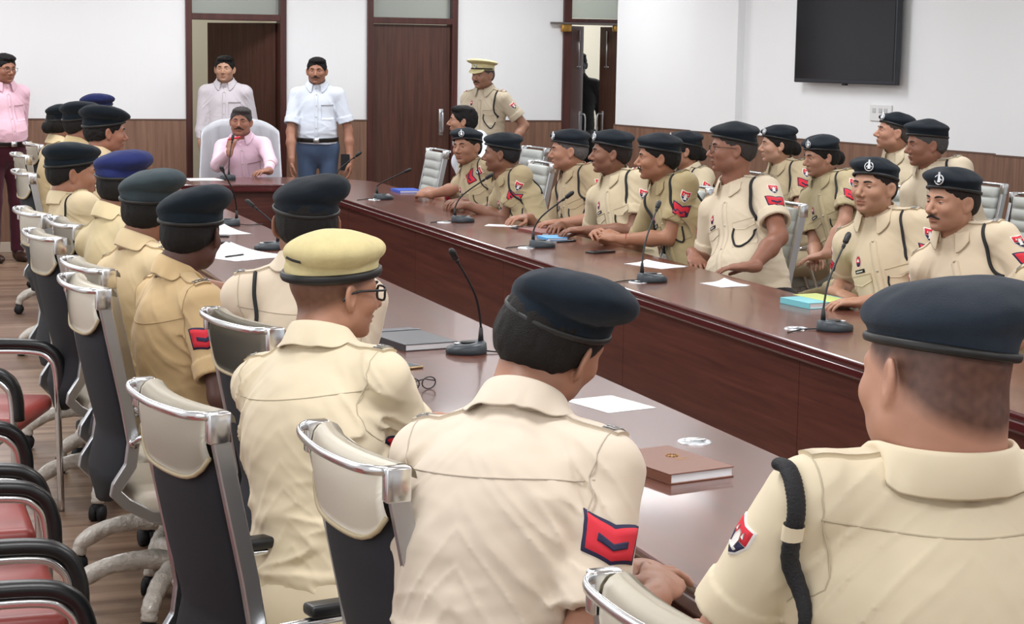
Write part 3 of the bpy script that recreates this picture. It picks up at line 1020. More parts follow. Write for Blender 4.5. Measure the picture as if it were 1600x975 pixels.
book('notebook', 3.72, 12.93, 0, 0.17, 0.24, 0.018, M_BLUE, 'bright blue notebook under the hands of the young officer at the far end', 'notebook')
M_RB = mat('red brown file', rgb(126, 62, 54), 0.4)
book('register', 3.66, 9.85, 5, 0.22, 0.32, 0.016, M_RB, 'red brown register lying before the greying officer', 'register')
M_SKY = mat('sky blue plastic', rgb(74, 160, 220), 0.4)
book('notepad', 3.56, 9.5, 0, 0.12, 0.17, 0.014, M_SKY, 'sky blue notepad behind the microphone, next to a red brown register', 'notepad')
def sheet_paper(x, y, yaw, w, l, label, curl=0.0, n=1, z=0.0, group=None):
    bm = bmesh.new()
    nx, ny = 10, 8
    for q in range(n):
        a = 0.12 * q
        gs = []
        for th in (0.0, 0.0007):
            g = []
            for i in range(nx + 1):
                r = []
                for j in range(ny + 1):
                    u, v = i / nx - 0.5, j / ny - 0.5
                    zz = 0.0004 + th + q * 0.0012 + curl * max(0, u + v * 0.6 - 0.3) ** 2
                    r.append(bm.verts.new((u * w * math.cos(a) - v * l * math.sin(a) + q * 0.01, u * w * math.sin(a) + v * l * math.cos(a), zz)))
                g.append(r)
            gs.append(g)
        for i in range(nx):
            for j in range(ny):
                for g in gs:
                    bm.faces.new((g[i][j], g[i + 1][j], g[i + 1][j + 1], g[i][j + 1]))
        lo_, hi_ = gs
        for i in range(nx):
            for j in (0, ny):
                bm.faces.new((lo_[i][j], lo_[i + 1][j], hi_[i + 1][j], hi_[i][j]))
        for j in range(ny):
            for i in (0, nx):
                bm.faces.new((lo_[i][j], lo_[i][j + 1], hi_[i][j + 1], hi_[i][j]))
    o = finish(bm, 'paper_sheet', M_PAPER, smooth=False)
    return place_item(o, x, y, TZ + z, yaw, label, 'paper', group)
sheet_paper(2.03, 4.92, 14, 0.17, 0.22, 'white sheet lying flat beside the bent forward officer')
sheet_paper(1.72, 9.02, 30, 0.33, 0.42, 'white papers with a lifted corner and a pen on them, beyond the dark skinned officer', 0.15, 2)
sheet_paper(1.86, 10.2, 15, 0.24, 0.34, 'white folded paper beside the far microphone on the near side of the table', 0.1)
sheet_paper(3.60, 8.2, 20, 0.16, 0.26, 'white sheet beside the microphone in front of the slim officer with clasped hands', 0.04, 2)
sheet_paper(3.60, 7.44, 10, 0.14, 0.17, 'small folded white card before the stout officer in spectacles', 0.06, 2)
sheet_paper(3.54, 10.3, 60, 0.12, 0.18, 'small white note near the elbow of the officer with a red arm patch', 0.0, 1)
sheet_paper(2.50, 14.33, 0, 0.24, 0.26, 'white paper on the head table to the left of the man in pink', 0.0, 2)
def phone(x, y, yaw, label, body, scr, w=0.072, l=0.15):
    t = empty('mobile_phone', (x, y, TZ), math.radians(yaw), label, 'phone')
    bm = bmesh.new(); bx(bm, -w / 2, w / 2, -l / 2, l / 2, 0.0005, 0.0085, 0.004, 3); finish(bm, 'casing', body, t)
    bm = bmesh.new(); bx(bm, -w / 2 + 0.004, w / 2 - 0.004, -l / 2 + 0.008, l / 2 - 0.008, 0.0086, 0.0092); finish(bm, 'screen', scr, t, smooth=False)
M_SCR = mat('phone glass', rgb(70, 80, 84), 0.08, spec=0.9)
phone(1.58, 5.66, -72, 'gold edged phone lying face up beside the officer in the khaki beret', mat('gold phone case', rgb(186, 158, 120), 0.3, 0.6), M_SCR, 0.1, 0.19)
phone(3.56, 8.8, -70, 'dark phone lying before the clasped hands of the slim officer', M_BLACKP, M_SCR)
phone(1.75, 9.62, 70, 'black phone lying past the papers on the near side of the table', M_BLACKP, M_SCR)
phone(1.80, 9.95, 75, 'second black phone lying beside the folded white paper', M_BLACKP, M_SCR)
phone(3.62, 10.12, -80, 'dark phone next to the white note by the red brown register', M_BLACKP, M_SCR)
def pen(x, y, z, yaw, label, col, l=0.14):
    t = empty('pen', (x, y, z), math.radians(yaw), label, 'pen')
    bm = bmesh.new(); tube(bm, [(-l / 2, 0, 0.005), (-l / 2 + 0.012, 0, 0.005), (l / 2, 0, 0.005)], [0.0015, 0.0048, 0.0048], 10); finish(bm, 'barrel', col, t)
    bm = bmesh.new(); bx(bm, 0.02, l / 2, -0.0012, 0.0012, 0.009, 0.0105); finish(bm, 'clip', M_SILVER, t)
M_PENB = mat('blue pen plastic', rgb(28, 40, 90), 0.3)
pen(1.59, 5.91, TZ, -38, 'dark blue pen lying between the notebook and the gold edged phone', M_PENB, 0.16)
pen(1.70, 8.9, TZ + 0.006, 40, 'dark pen lying on the loose white papers', M_BLACKP)
pen(3.57, 9.32, TZ, 20, 'dark pen lying by the joined hands of the officer with shoulder stars', M_BLACKP)
def small_things():
    # spectacles folded near the edge, steel bin, drinking glass
    t = empty('eyeglasses', (1.565, 5.27, TZ), math.radians(20), 'folded dark framed spectacles on the table edge behind the bent forward officer', 'glasses')
    bm = bmesh.new()
    for s in (-1, 1):
        tube(bm, [(0.03 * s + 0.025 * math.cos(a * PI / 8), 0, 0.02 + 0.018 * math.sin(a * PI / 8)) for a in range(16)], 0.002, 6, closed=True)
    finish(bm, 'rim', M_BLACKP, t)
    bm = bmesh.new()
    for s in (-1, 1):
        tube(bm, [(0.055 * s, 0, 0.024), (0.05 * s, 0.05, 0.022), (-0.03 * s, 0.065 + 0.01 * s, 0.003)], 0.0018, 6)
    finish(bm, 'temple', M_BLACKP, t)
small_things()

def held_diary():
    t = empty('diary', (3.945, 15.60, 0.80), math.radians(60), 'black diary with white page edges held by the standing man in blue', 'diary')
    bm = bmesh.new(); bx(bm, -0.012, -0.010, -0.04, 0.04, -0.06, 0.08, 0.0008, 1); bx(bm, 0.010, 0.012, -0.04, 0.04, -0.06, 0.08, 0.0008, 1); bx(bm, -0.010, 0.010, 0.036, 0.04, -0.06, 0.08)
    finish(bm, 'cover', M_BLACKP, t, smooth=False)
    bm = bmesh.new(); bx(bm, -0.0095, 0.0095, -0.038, 0.0355, -0.058, 0.078); finish(bm, 'pages', M_PAPER, t, smooth=False)
held_diary()
def held_pen():
    t = empty('pen', (2.80, 14.60, 1.06), math.radians(-30), 'bright red pen held up by the seated man in pink', 'pen')
    bm = bmesh.new(); tube(bm, [(-0.06, 0, -0.01), (-0.05, 0, -0.008), (0.04, 0, 0.012), (0.045, 0, 0.013)], [0.002, 0.007, 0.009, 0.005], 10); finish(bm, 'barrel', mat('red plastic', rgb(220, 30, 60), 0.3), t)
held_pen()
# ------------------------------------------------------------------ implicit surfaces for people and their clothes
f32 = np.float32
def A(*v): return np.array(v, f32)
def smin(a, b, k):
    h = np.clip(0.5 + 0.5 * (b - a) / k, 0, 1)
    return b * (1 - h) + a * h - k * h * (1 - h)
def smax(a, b, k): return -smin(-a, -b, k)
def s_ell(p, c, r):
    q = (p - A(*c)) / A(*r)
    k0 = np.sqrt((q * q).sum(-1)) + 1e-9
    q2 = q / A(*r)
    k1 = np.sqrt((q2 * q2).sum(-1)) + 1e-9
    return k0 * (k0 - 1) / k1
def s_sph(p, c, r):
    q = p - np.asarray(c, f32)
    return np.sqrt((q * q).sum(-1)) - r
def s_cone(p, a, b, ra, rb):
    a = np.asarray(a, f32); b = np.asarray(b, f32)
    ab = b - a
    t = np.clip(((p - a) @ ab) / max(1e-9, float(ab @ ab)), 0, 1)
    q = p - a - t[:, None] * ab
    return np.sqrt((q * q).sum(-1)) - (ra + (rb - ra) * t)
def unit(v):
    v = np.asarray(v, f32)
    return v / max(1e-9, float(np.sqrt((v * v).sum())))
def frame_az(az, pitch=0.0, roll=0.0):
    """rows: forward, left, up.  pitch>0 looks up, roll>0 tips toward the right shoulder"""
    a, p, r = math.radians(az), math.radians(pitch), math.radians(roll)
    F = A(math.cos(a) * math.cos(p), math.sin(a) * math.cos(p), math.sin(p))
    L = A(-math.sin(a), math.cos(a), 0)
    U = np.cross(F, L)
    L2 = L * math.cos(r) + U * math.sin(r)
    U2 = np.cross(F, L2)
    return np.stack([F, L2, U2]).astype(f32)

class Field:
    def __init__(s): s.g = []
    def add(s, c, r, fn, k=0.02, mode='add'):
        s.g.append((np.asarray(c, f32), r, fn, k, mode))
    def __call__(s, p, pad=0.0):
        D = np.full(len(p), 1.0, f32)
        for c, r, fn, k, mode in s.g:
            if r is None:
                if mode == 'add': D = smin(D, fn(p), k)
                elif mode == 'sub': D = smax(D, -fn(p), k)
                elif mode == 'disp':
                    D = D + fn(p, D)
                continue
            q = p - c
            m = (q * q).sum(-1) < (r + pad) ** 2
            if not m.any(): continue
            if mode == 'add': D[m] = smin(D[m], fn(p[m]), k)
            elif mode == 'sub': D[m] = smax(D[m], -fn(p[m]), k)
        return D.astype(f32)

def polygonise(field, lo, hi, h, B=8):
    lo = np.asarray(lo, f32)
    hi = np.asarray(hi, f32)
    nb = np.maximum(1, np.ceil((hi - lo) / (B * h)).astype(int))
    gi = np.stack(np.meshgrid(*[np.arange(n) for n in nb], indexing='ij'), -1).reshape(-1, 3)
    cen = lo + (gi + 0.5).astype(f32) * (B * h)
    Dc = field(cen.astype(f32), pad=B * h)
    keep = np.abs(Dc) < B * h * 0.9 + 0.02
    n3 = nb * B
    D = np.ones(tuple(n3), f32)
    Dv = D.reshape(nb[0], B, nb[1], B, nb[2], B)
    sg = np.where(Dc < 0, -1, 1).astype(f32).reshape(tuple(nb))
    Dv[:] = sg[:, None, :, None, :, None]
    kb = gi[keep]
    o = np.stack(np.meshgrid(*[np.arange(B)] * 3, indexing='ij'), -1).reshape(-1, 3)
    step = 600
    for i in range(0, len(kb), step):
        b = kb[i:i + step]
        P = lo + ((b[:, None, :] * B + o[None]).reshape(-1, 3)).astype(f32) * h
        v = field(P.astype(f32)).reshape(-1, B, B, B)
        Dv[b[:, 0], :, b[:, 1], :, b[:, 2], :] = v
    D[0] = 1; D[-1] = 1; D[:, 0] = 1; D[:, -1] = 1; D[:, :, 0] = 1; D[:, :, -1] = 1
    S = D < 0
    c0 = S[:-1, :-1, :-1]
    cnt = np.zeros(c0.shape, np.uint8)
    for dx in (0, 1):
        for dy in (0, 1):
            for dz in (0, 1):
                cnt += S[dx:S.shape[0] - 1 + dx, dy:S.shape[1] - 1 + dy, dz:S.shape[2] - 1 + dz]
    act = (cnt > 0) & (cnt < 8)
    idx = np.argwhere(act)
    vid = np.full(act.shape, -1, np.int32)
    vid[act] = np.arange(len(idx), dtype=np.int32)
    acc = np.zeros((len(idx), 3), f32); num = np.zeros(len(idx), f32)
    corners = [(a, b, c) for a in (0, 1) for b in (0, 1) for c in (0, 1)]
    val = {c: D[idx[:, 0] + c[0], idx[:, 1] + c[1], idx[:, 2] + c[2]] for c in corners}
    for c in corners:
        for ax in range(3):
            if c[ax] == 0:
                e = list(c); e[ax] = 1; e = tuple(e)
                a, b = val[c], val[e]
                m = (a < 0) != (b < 0)
                t = np.where(m, a / np.where(m, a - b, 1), 0)
                t = np.clip(t, 0, 1)
                pt = np.zeros((len(idx), 3), f32) + A(*c)
                pt[:, ax] += t
                acc += pt * m[:, None]; num += m
    V = lo + (idx + acc / np.maximum(num, 1)[:, None]) * h
    Fs = []
    for ax in range(3):
        u, w = (ax + 1) % 3, (ax + 2) % 3
        sl0 = [slice(None)] * 3; sl1 = [slice(None)] * 3
        sl0[ax] = slice(0, -1); sl1[ax] = slice(1, None)
        ch = S[tuple(sl0)] != S[tuple(sl1)]
        e = np.argwhere(ch)
        ok = (e[:, u] > 0) & (e[:, w] > 0) & (e[:, u] < D.shape[u] - 1) & (e[:, w] < D.shape[w] - 1)
        e = e[ok]
        def vv(du, dw):
            q = e.copy(); q[:, u] += du; q[:, w] += dw
            return vid[q[:, 0], q[:, 1], q[:, 2]]
        a, b, c_, d = vv(-1, -1), vv(0, -1), vv(0, 0), vv(-1, 0)
        inside0 = S[e[:, 0], e[:, 1], e[:, 2]]
        q = np.stack([a, b, c_, d], 1)
        q[~inside0] = q[~inside0][:, ::-1]
        Fs.append(q[(q >= 0).all(1)])
    F = np.concatenate(Fs) if Fs else np.zeros((0, 4), int)
    return V.astype(f32), F

def vnoise(p, s, seed=0.0):
    """cheap smooth pseudo-noise in -1..1"""
    q = p * s + seed
    x, y, z = q[:, 0], q[:, 1], q[:, 2]
    return (np.sin(x + 1.7 * np.sin(y * 0.9 + seed)) + np.sin(y * 1.1 + 1.5 * np.sin(z * 1.05 + 2.1)) + np.sin(z * 0.93 + 1.6 * np.sin(x * 1.13 + 4.2))) / 3

# ------------------------------------------------------------------ head, in head-local metres: x forward, y left, z up
def sd_head(p, fem=0.0, jowl=0.0):
    ya = np.abs(p[:, 1])
    ps = np.stack([p[:, 0], ya, p[:, 2]], 1)
    d = s_ell(p, (-0.012, 0, 0.025), (0.099, 0.078, 0.093))
    d = smin(d, s_ell(p, (0.026, 0, -0.03), (0.068, 0.061 + jowl * 0.008, 0.083)), 0.03)
    d = smin(d, s_ell(p, (0.032, 0, -0.078), (0.05 + jowl * 0.004, 0.048 + jowl * 0.012, 0.038)), 0.025)
    d = smin(d, s_sph(ps, (0.004, 0.043 + jowl * 0.008, -0.068), 0.022 + jowl * 0.006), 0.03)
    d = smin(d, s_ell(p, (0.074, 0, -0.101), (0.018, 0.022, 0.016)), 0.018)
    d = smin(d, s_ell(ps, (0.058, 0.042, -0.03), (0.026, 0.02, 0.022)), 0.02)
    d = smin(d, s_cone(ps, (0.083, 0.006, 0.016), (0.07, 0.042, 0.014), 0.011, 0.009), 0.014)
    d = smax(d, -s_ell(ps, (0.103, 0.031, -0.001), (0.019, 0.017, 0.0105)), 0.010)
    n = s_cone(p, (0.085, 0, 0.008), (0.113, 0, -0.034), 0.008, 0.0115)
    n = smin(n, s_sph(ps, (0.1, 0.0125, -0.041), 0.0085), 0.007)
    d = smin(d, n, 0.008)
    d = smin(d, s_ell(p, (0.091, 0, -0.064), (0.010, 0.022, 0.0062)), 0.005)
    d = smin(d, s_ell(p, (0.089, 0, -0.076), (0.010, 0.019, 0.0068)), 0.005)
    d = smax(d, -s_ell(p, (0.103, 0, -0.0698), (0.008, 0.021, 0.0018)), 0.003)
    d = smax(d, -s_ell(p, (0.095, 0, -0.088), (0.01, 0.02, 0.0045)), 0.008)
    # ears
    q = ps - A(-0.004, 0.083, -0.012)
    a = 0.3
    ex = q[:, 0] * math.cos(a) + q[:, 1] * math.sin(a)
    ey = -q[:, 0] * math.sin(a) * 0 + q[:, 1] + q[:, 0] * 0.5
    ez = q[:, 2] + q[:, 0] * 0.25
    e3 = np.stack([q[:, 0], ey, ez], 1)
    e = s_ell(e3, (0, 0, 0), (0.0185, 0.0075, 0.032))
    e = smin(e, s_ell(e3, (0.004, -0.004, -0.024), (0.010, 0.007, 0.011)), 0.006)
    e = smax(e, -s_ell(e3, (0.004, 0.007, 0.003), (0.010, 0.006, 0.019)), 0.004)
    d = smin(d, e, 0.007)
    return d
def head_tint(q, skin, spec):
    """multiplying tint for the skin: lips, cheeks, stubble of the beard and of the clipped nape"""
    n = len(q)
    T = np.ones((n, 4), f32)
    ya = np.abs(q[:, 1])
    def blob(c, r, s=1.0):
        d = s_ell(np.stack([q[:, 0], ya, q[:, 2]], 1), c, r)
        return np.clip(-d / 0.004 + 0.5, 0, 1) * s
    near = (np.abs(q) < 0.2).all(1)
    lips = blob((0.098, 0, -0.07), (0.016, 0.021, 0.0115), 0.6) * near
    T[:, :3] *= 1 - lips[:, None] * (1 - A(0.72, 0.45, 0.45))
    beard = np.clip((-q[:, 2] - 0.04) / 0.02, 0, 1) * np.clip((q[:, 0] - 0.0) / 0.02, 0, 1) * near * (1 - lips) * np.clip((q[:, 2] + 0.14) / 0.02, 0, 1)
    T[:, :3] *= 1 - beard[:, None] * spec.get('stubble', 0.25) * (1 - A(0.55, 0.58, 0.62))
    fade = spec.get('fade', 0.0)
    if fade:
        line = q[:, 2] - (0.045 - (0.085 - q[:, 0]) * 0.72)
        reg = np.clip(line / 0.03 + 0.2, 0, 1) * (q[:, 0] < 0.06) * near * np.clip((0.083 - ya) / 0.006, 0, 1)
        nz = 0.92 + 0.08 * vnoise(q, 260)
        T[:, :3] *= 1 - (reg * nz)[:, None] * fade * (1 - A(0.36, 0.34, 0.34))
    return T

def sd_hair(p, kind, thick):
    d = s_ell(p, (-0.014, 0, 0.027), (0.099 + thick, 0.078 + thick, 0.091 + thick * 1.2))
    d = smin(d, s_ell(p, (-0.04, 0, -0.02), (0.066 + thick, 0.068 + thick, 0.06)), 0.03)
    if kind in ('short', 'crop'):
        pl = (0.050 - (0.088 - p[:, 0]) * 0.74) - p[:, 2]        # >0 below the hairline
        # sideburn in front of the ear, free ear
        d = smax(d, pl, 0.006)
        d = smax(d, p[:, 0] - (0.074 + 0.02 * np.clip(p[:, 2] - 0.06, 0, 1) / 0.05), 0.01)
        d = d + 0.0015 * vnoise(p * A(1, 1, 0.3), 240)
    elif kind == 'full':
        ya = np.abs(p[:, 1])
        d = s_ell(p, (-0.014, 0, 0.027), (0.104, 0.085, 0.092))
        d = smin(d, s_ell(p, (-0.04, 0, -0.02), (0.070, 0.071, 0.06)), 0.03)
        d = smin(d, s_ell(p, (0.004, 0.006, 0.086), (0.092, 0.072, 0.036)), 0.014)
        pl = (0.054 - (0.092 - p[:, 0]) * 0.68) - p[:, 2] + 0.008 * np.clip(1 - ya / 0.05, 0, 1) - 0.022 * np.clip((ya - 0.044) / 0.02, 0, 1)
        pl = pl + 0.003 * vnoise(p, 75)
        d = smax(d, pl, 0.004)
        d = d + 0.0028 * vnoise(p * A(0.45, 1.3, 0.8), 170) + 0.0015 * vnoise(p * A(0.6, 1.5, 1), 330)
    elif kind == 'receding':
        pl = (0.045 - (0.075 - p[:, 0]) * 0.66) - p[:, 2]
        d = smax(d, pl, 0.006)
        d = smax(d, p[:, 0] - 0.068, 0.012)
        d = smax(d, -s_ell(p, (0.075, 0, 0.11), (0.06, 0.045, 0.06)), 0.01)
    elif kind == 'bun':
        pl = (0.05 - (0.085 - p[:, 0]) * 0.95) - p[:, 2]
        d = smax(d, pl, 0.006)
        d = smax(d, -0.07 - p[:, 2], 0.01)
        d = smin(d, s_ell(p, (-0.118, 0, -0.03), (0.036, 0.045, 0.045)), 0.012)
        d = d + 0.002 * vnoise(p * A(1, 1, 0.4), 200)
    return d

def sd_beret(p, roll, pitch, puff, seed, cz=0.036, sag=0.0, bs=0.20):
    band_z = p[:, 2] - 0.052 - (p[:, 0] + 0.01) * bs - p[:, 1] * 0.05
    q = np.sqrt((p[:, 0] + 0.011) ** 2 / 0.1065 ** 2 + p[:, 1] ** 2 / 0.0865 ** 2)
    ring = (q - 1) * 0.092
    band = smax(np.abs(band_z) - 0.014, ring, 0.003)
    cr, sr = math.cos(math.radians(roll)), math.sin(math.radians(roll))
    cp, sp = math.cos(math.radians(pitch)), math.sin(math.radians(pitch))
    o = A(-0.012, -0.006, 0.084 + (cz - 0.036) * 0.4)
    z = p - o
    y1 = z[:, 1] * cr - z[:, 2] * sr
    z1 = z[:, 1] * sr + z[:, 2] * cr
    x1 = z[:, 0] * cp + z[:, 2] * sp
    z2 = -z[:, 0] * sp + z1 * cp
    r = np.stack([x1, y1, z2], 1)
    body = s_ell(r, (0, -0.004, 0), (0.119 * puff, 0.104 * puff, cz))
    body = smin(body, s_ell(r, (-0.025, -0.045 - sag * 0.3, -0.004 - sag * 0.1), (0.08 * puff, 0.066 * puff + sag * 0.3, cz * 0.85)), 0.03)
    dome = s_ell(p, (-0.012, 0, 0.03), (0.105, 0.086, 0.10))
    body = smin(body, dome, 0.012)
    body = smax(body, -band_z - 0.004 - np.clip(-p[:, 1] - 0.07, 0, 1) * 0.8, 0.014)
    d = smin(band, body, 0.007)
    return d + 0.0026 * vnoise(p, 34, seed) + 0.0012 * vnoise(p, 80, seed * 2)

def sd_peaked(p):
    bz = p[:, 2] - 0.062 - p[:, 0] * 0.10
    q = np.sqrt((p[:, 0] + 0.008) ** 2 / 0.106 ** 2 + p[:, 1] ** 2 / 0.088 ** 2)
    band = smax(np.abs(bz) - 0.024, (q - 1) * 0.092, 0.003)
    z = p - A(0.0, 0, 0.108)
    a = math.radians(12)
    x1 = z[:, 0] * math.cos(a) + z[:, 2] * math.sin(a)
    z1 = -z[:, 0] * math.sin(a) + z[:, 2] * math.cos(a)
    crown = s_ell(np.stack([x1, z[:, 1], z1], 1), (0, 0, 0), (0.138, 0.128, 0.026))
    return smin(band, crown, 0.014)
def sd_visor(p):
    z = p - A(0.085, 0, 0.046)
    a = math.radians(-34)
    x1 = z[:, 0] * math.cos(a) - z[:, 2] * math.sin(a) * -1
    z1 = z[:, 0] * math.sin(a) * -1 + z[:, 2] * math.cos(a)
    e = s_ell(np.stack([x1, z[:, 1], z1 + 1.2 * z[:, 1] ** 2], 1), (0.0, 0, 0), (0.052, 0.078, 0.005))
    return smax(e, 0.07 - p[:, 0], 0.004)

# ------------------------------------------------------------------ hand: wrist W, finger direction a, back-of-hand normal n, side +1 right / -1 left
def hand_parts(W, a, n, side, curl, k=1.0, spread=0.0):
    a = unit(a); n = np.asarray(n, f32); n = unit(n - a * float(n @ a))
    s = unit(np.cross(n, a)) * side            # toward the thumb
    segs = []
    palm = [(W - a * 0.01, W + a * 0.05 * k, 0.024 * k, 0.03 * k)]
    fing = []
    Ls = (0.074, 0.082, 0.076, 0.060)
    cs = curl if isinstance(curl, (list, tuple)) else [curl] * 5
    for i in range(4):
        b = W + a * (0.088 - 0.004 * abs(i - 1)) * k + s * (0.032 - 0.021 * i) * k
        L = Ls[i] * k
        ang = 0.0
        p0 = b - a * 0.02
        pts = [p0, b]
        fan = (1.5 - i) * spread
        for j, (fr, da) in enumerate(((0.45, 0.55), (0.31, 0.85), (0.24, 0.55))):
            ang += cs[i] * da
            d = a * math.cos(ang) - n * math.sin(ang) + s * fan
            pts.append(pts[-1] + unit(d) * (L * fr))
        rr = (0.0096, 0.0092, 0.0082, 0.0074, 0.0066)
        sc = k * (1.0, 1.02, 1.0, 0.88)[i]
        fing.append((pts, [r * sc for r in rr]))
    b = W + a * 0.022 * k + s * 0.022 * k - n * 0.004
    d1 = unit(a * 0.62 + s * 0.72 - n * (0.25 + 0.3 * cs[4]))
    d2 = unit(a * 0.95 + s * (0.28 - 0.5 * cs[4]) - n * (0.2 + 0.4 * cs[4]))
    t1 = b + d1 * 0.042 * k
    t2 = t1 + d2 * 0.030 * k
    t3 = t2 + unit(d2 - s * 0.2) * 0.022 * k
    fing.append(([b, t1, t2, t3], [0.015 * k, 0.0118 * k, 0.0102 * k, 0.0085 * k]))
    return a, n, s, fing
def hand_field(fld, W, a, n, side, curl, k=1.0, spread=0.0):
    W = np.asarray(W, f32)
    a, n, s, fing = hand_parts(W, a, n, side, curl, k, spread)
    Bm = np.stack([a, s, n])
    def fn(p):
        q = (p - W) @ Bm.T
        d = s_ell(q, (0.05 * k, 0.0, 0.0), (0.05 * k, 0.041 * k, 0.0165 * k))
        d = smin(d, s_ell(q, (0.075 * k, -0.002, 0.001), (0.024 * k, 0.042 * k, 0.0135 * k)), 0.012)
        d = smin(d, s_cone(p, W - a * 0.03, W + a * 0.03, 0.0265 * k, 0.02 * k), 0.02)
        f = None
        for pts, rr in fing:
            g = None
            for j in range(len(pts) - 1):
                e = s_cone(p, pts[j], pts[j + 1], rr[j], rr[j + 1])
                g = e if g is None else smin(g, e, 0.002)
            f = g if f is None else np.minimum(f, g)
        return smin(d, f, 0.006)
    fld.add(W + a * 0.08, 0.17, fn, 0.01)
    return fing, s

def ik(S, W, la, lb, pole):
    S = np.asarray(S, f32); W = np.asarray(W, f32)
    v = W - S
    d = float(np.sqrt((v * v).sum()))
    mx = (la + lb) * 0.985
    if d > mx:
        k = d / mx; la *= k; lb *= k
    u = v / d
    x = (la * la - lb * lb + d * d) / (2 * d)
    hgt = math.sqrt(max(1e-5, la * la - x * x))
    pole = np.asarray(pole, f32)
    pl = unit(pole - u * float(pole @ u))
    return S + u * x + pl * hgt
# ------------------------------------------------------------------ flat templates sewn onto cloth
def template(polys, cuts=3):
    """polys: list of (points2d, material index, height). Returns verts (x, y, height), tris, mats"""
    V, F, M = [], [], []
    for pts, mi, hgt in polys:
        bm = bmesh.new()
        f = bm.faces.new([bm.verts.new((x, y, 0)) for x, y in pts])
        bmesh.ops.triangulate(bm, faces=[f])
        bmesh.ops.subdivide_edges(bm, edges=bm.edges[:], cuts=cuts, use_grid_fill=True)
        bmesh.ops.triangulate(bm, faces=bm.faces[:])
        bmesh.ops.recalc_face_normals(bm, faces=bm.faces)
        bm.faces.ensure_lookup_table()
        flip = bm.faces[0].normal.z < 0
        base = len(V)
        bm.verts.index_update()
        for v in bm.verts:
            V.append((v.co.x, v.co.y, hgt))
        for fc in bm.faces:
            ids = [base + v.index for v in fc.verts]
            F.append(ids[::-1] if flip else ids); M.append(mi)
        for e in bm.edges:
            if e.is_boundary:
                a, b = e.verts
                c = len(V)
                V.append((a.co.x, a.co.y, -0.002)); V.append((b.co.x, b.co.y, -0.002))
                F.append([base + a.index, base + b.index, c + 1]); F.append([base + a.index, c + 1, c]); M += [mi, mi]
        bm.free()
    return np.array(V, f32), np.array(F, np.int32), np.array(M, np.int32)
def reg(n, rx, ry, cx=0, cy=0, a0=0):
    return [(cx + rx * math.cos(a0 + 2 * PI * i / n), cy + ry * math.sin(a0 + 2 * PI * i / n)) for i in range(n)]
T_CHEV = template([([(-.048, .038), (0, .020), (.048, .038), (.042, -.026), (0, -.042), (-.042, -.026)], 0, .0014),
                   ([(-.043, .031), (0, .013), (.043, .031), (.038, -.022), (0, -.037), (-.038, -.022)], 1, .0024),
                   ([(-.025, .001), (0, -.011), (.025, .001), (.025, -.010), (0, -.022), (-.025, -.010)], 0, .0034)])
T_SHIELD = template([([(-.028, .03), (0, .025), (.028, .03), (.028, 0), (.015, -.024), (0, -.036), (-.015, -.024), (-.028, 0)], 3, .0014),
                     ([(-.024, .026), (0, .021), (.024, .026), (.024, 0), (.0, -.004), (-.024, 0)], 1, .0024),
                     ([(-.024, -.002), (0, -.006), (.024, -.002), (.012, -.022), (0, -.031), (-.012, -.022)], 0, .0024),
                     ([(-.006, -.018), (.006, -.018), (.009, 0), (.004, .012), (-.004, .012), (-.009, 0)], 3, .0034),
                     ([(-.016, .006), (-.009, .006), (-.011, .016)], 3, .0034), ([(.009, .006), (.016, .006), (.011, .016)], 3, .0034),
                     ([(-.012, -.016), (.012, -.016), (.010, -.020), (-.010, -.020)], 3, .0036)], 2)
T_CBADGE = template([(reg(10, .018, .026), 3, .0014), (reg(10, .015, .022), 1, .0024), ([(-.013, -.004), (.013, -.004), (.008, -.018), (-.008, -.018)], 0, .0034), ([(-.008, 0), (.008, 0), (.005, .012), (-.005, .012)], 3, .0036)], 1)
T_NAME = template([([(-.03, -.008), (.03, -.008), (.03, .008), (-.03, .008)], 4, .002), ([(-.02, -.002), (.02, -.002), (.02, .002), (-.02, .002)], 3, .003)], 2)
T_RIB = template([([(-.022, -.012), (.022, -.012), (.022, .012), (-.022, .012)], 1, .002), ([(-.022, -.012), (-.008, -.012), (-.008, .012), (-.022, .012)], 5, .003), ([(.008, -.012), (.022, -.012), (.022, .012), (.008, .012)], 0, .003)], 1)
T_POCKET = template([([(-.055, -.075), (.055, -.075), (.055, .05), (-.055, .05)], 2, .0028)], 5)
T_FLAP = template([([(-.057, .052), (-.057, .020), (0, .006), (.057, .020), (.057, .052)], 2, .0058)], 5)
T_EPAUL = template([([(-.026, -.075), (.026, -.075), (.026, .05), (.012, .068), (0, .074), (-.012, .068), (-.026, .05)], 2, .0065)], 6)
T_LETTER = template([([(-.024, -.006), (.024, -.006), (.024, -.004), (-.024, -.004)], 5, .0095), ([(-.024, .014), (.024, .014), (.024, .017), (-.024, .017)], 5, .0095)] +
                    [([(x, -.006), (x + .0028, -.006), (x + .0028, .017), (x, .017)], 5, .0095) for x in (-.024, -.013, .0, .0105, .0212)] +
                    [([(-.012, .003), (-.002, .006), (-.002, .009), (-.012, .006)], 5, .0095), ([(.012, .002), (.021, .005), (.021, .008), (.012, .005)], 5, .0095)], 1)
T_STAR = template([([((.011 if i % 2 == 0 else .0045) * math.sin(PI * i / 5) + cx, (.011 if i % 2 == 0 else .0045) * math.cos(PI * i / 5) + cy) for i in range(10)], 5, .0095) for cx, cy in ((0, -.02), (0, .008))], 1)
T_REDBAR = template([([(-.026, -.05), (.026, -.05), (.026, -.044), (-.026, -.044)], 1, .0095)], 2)
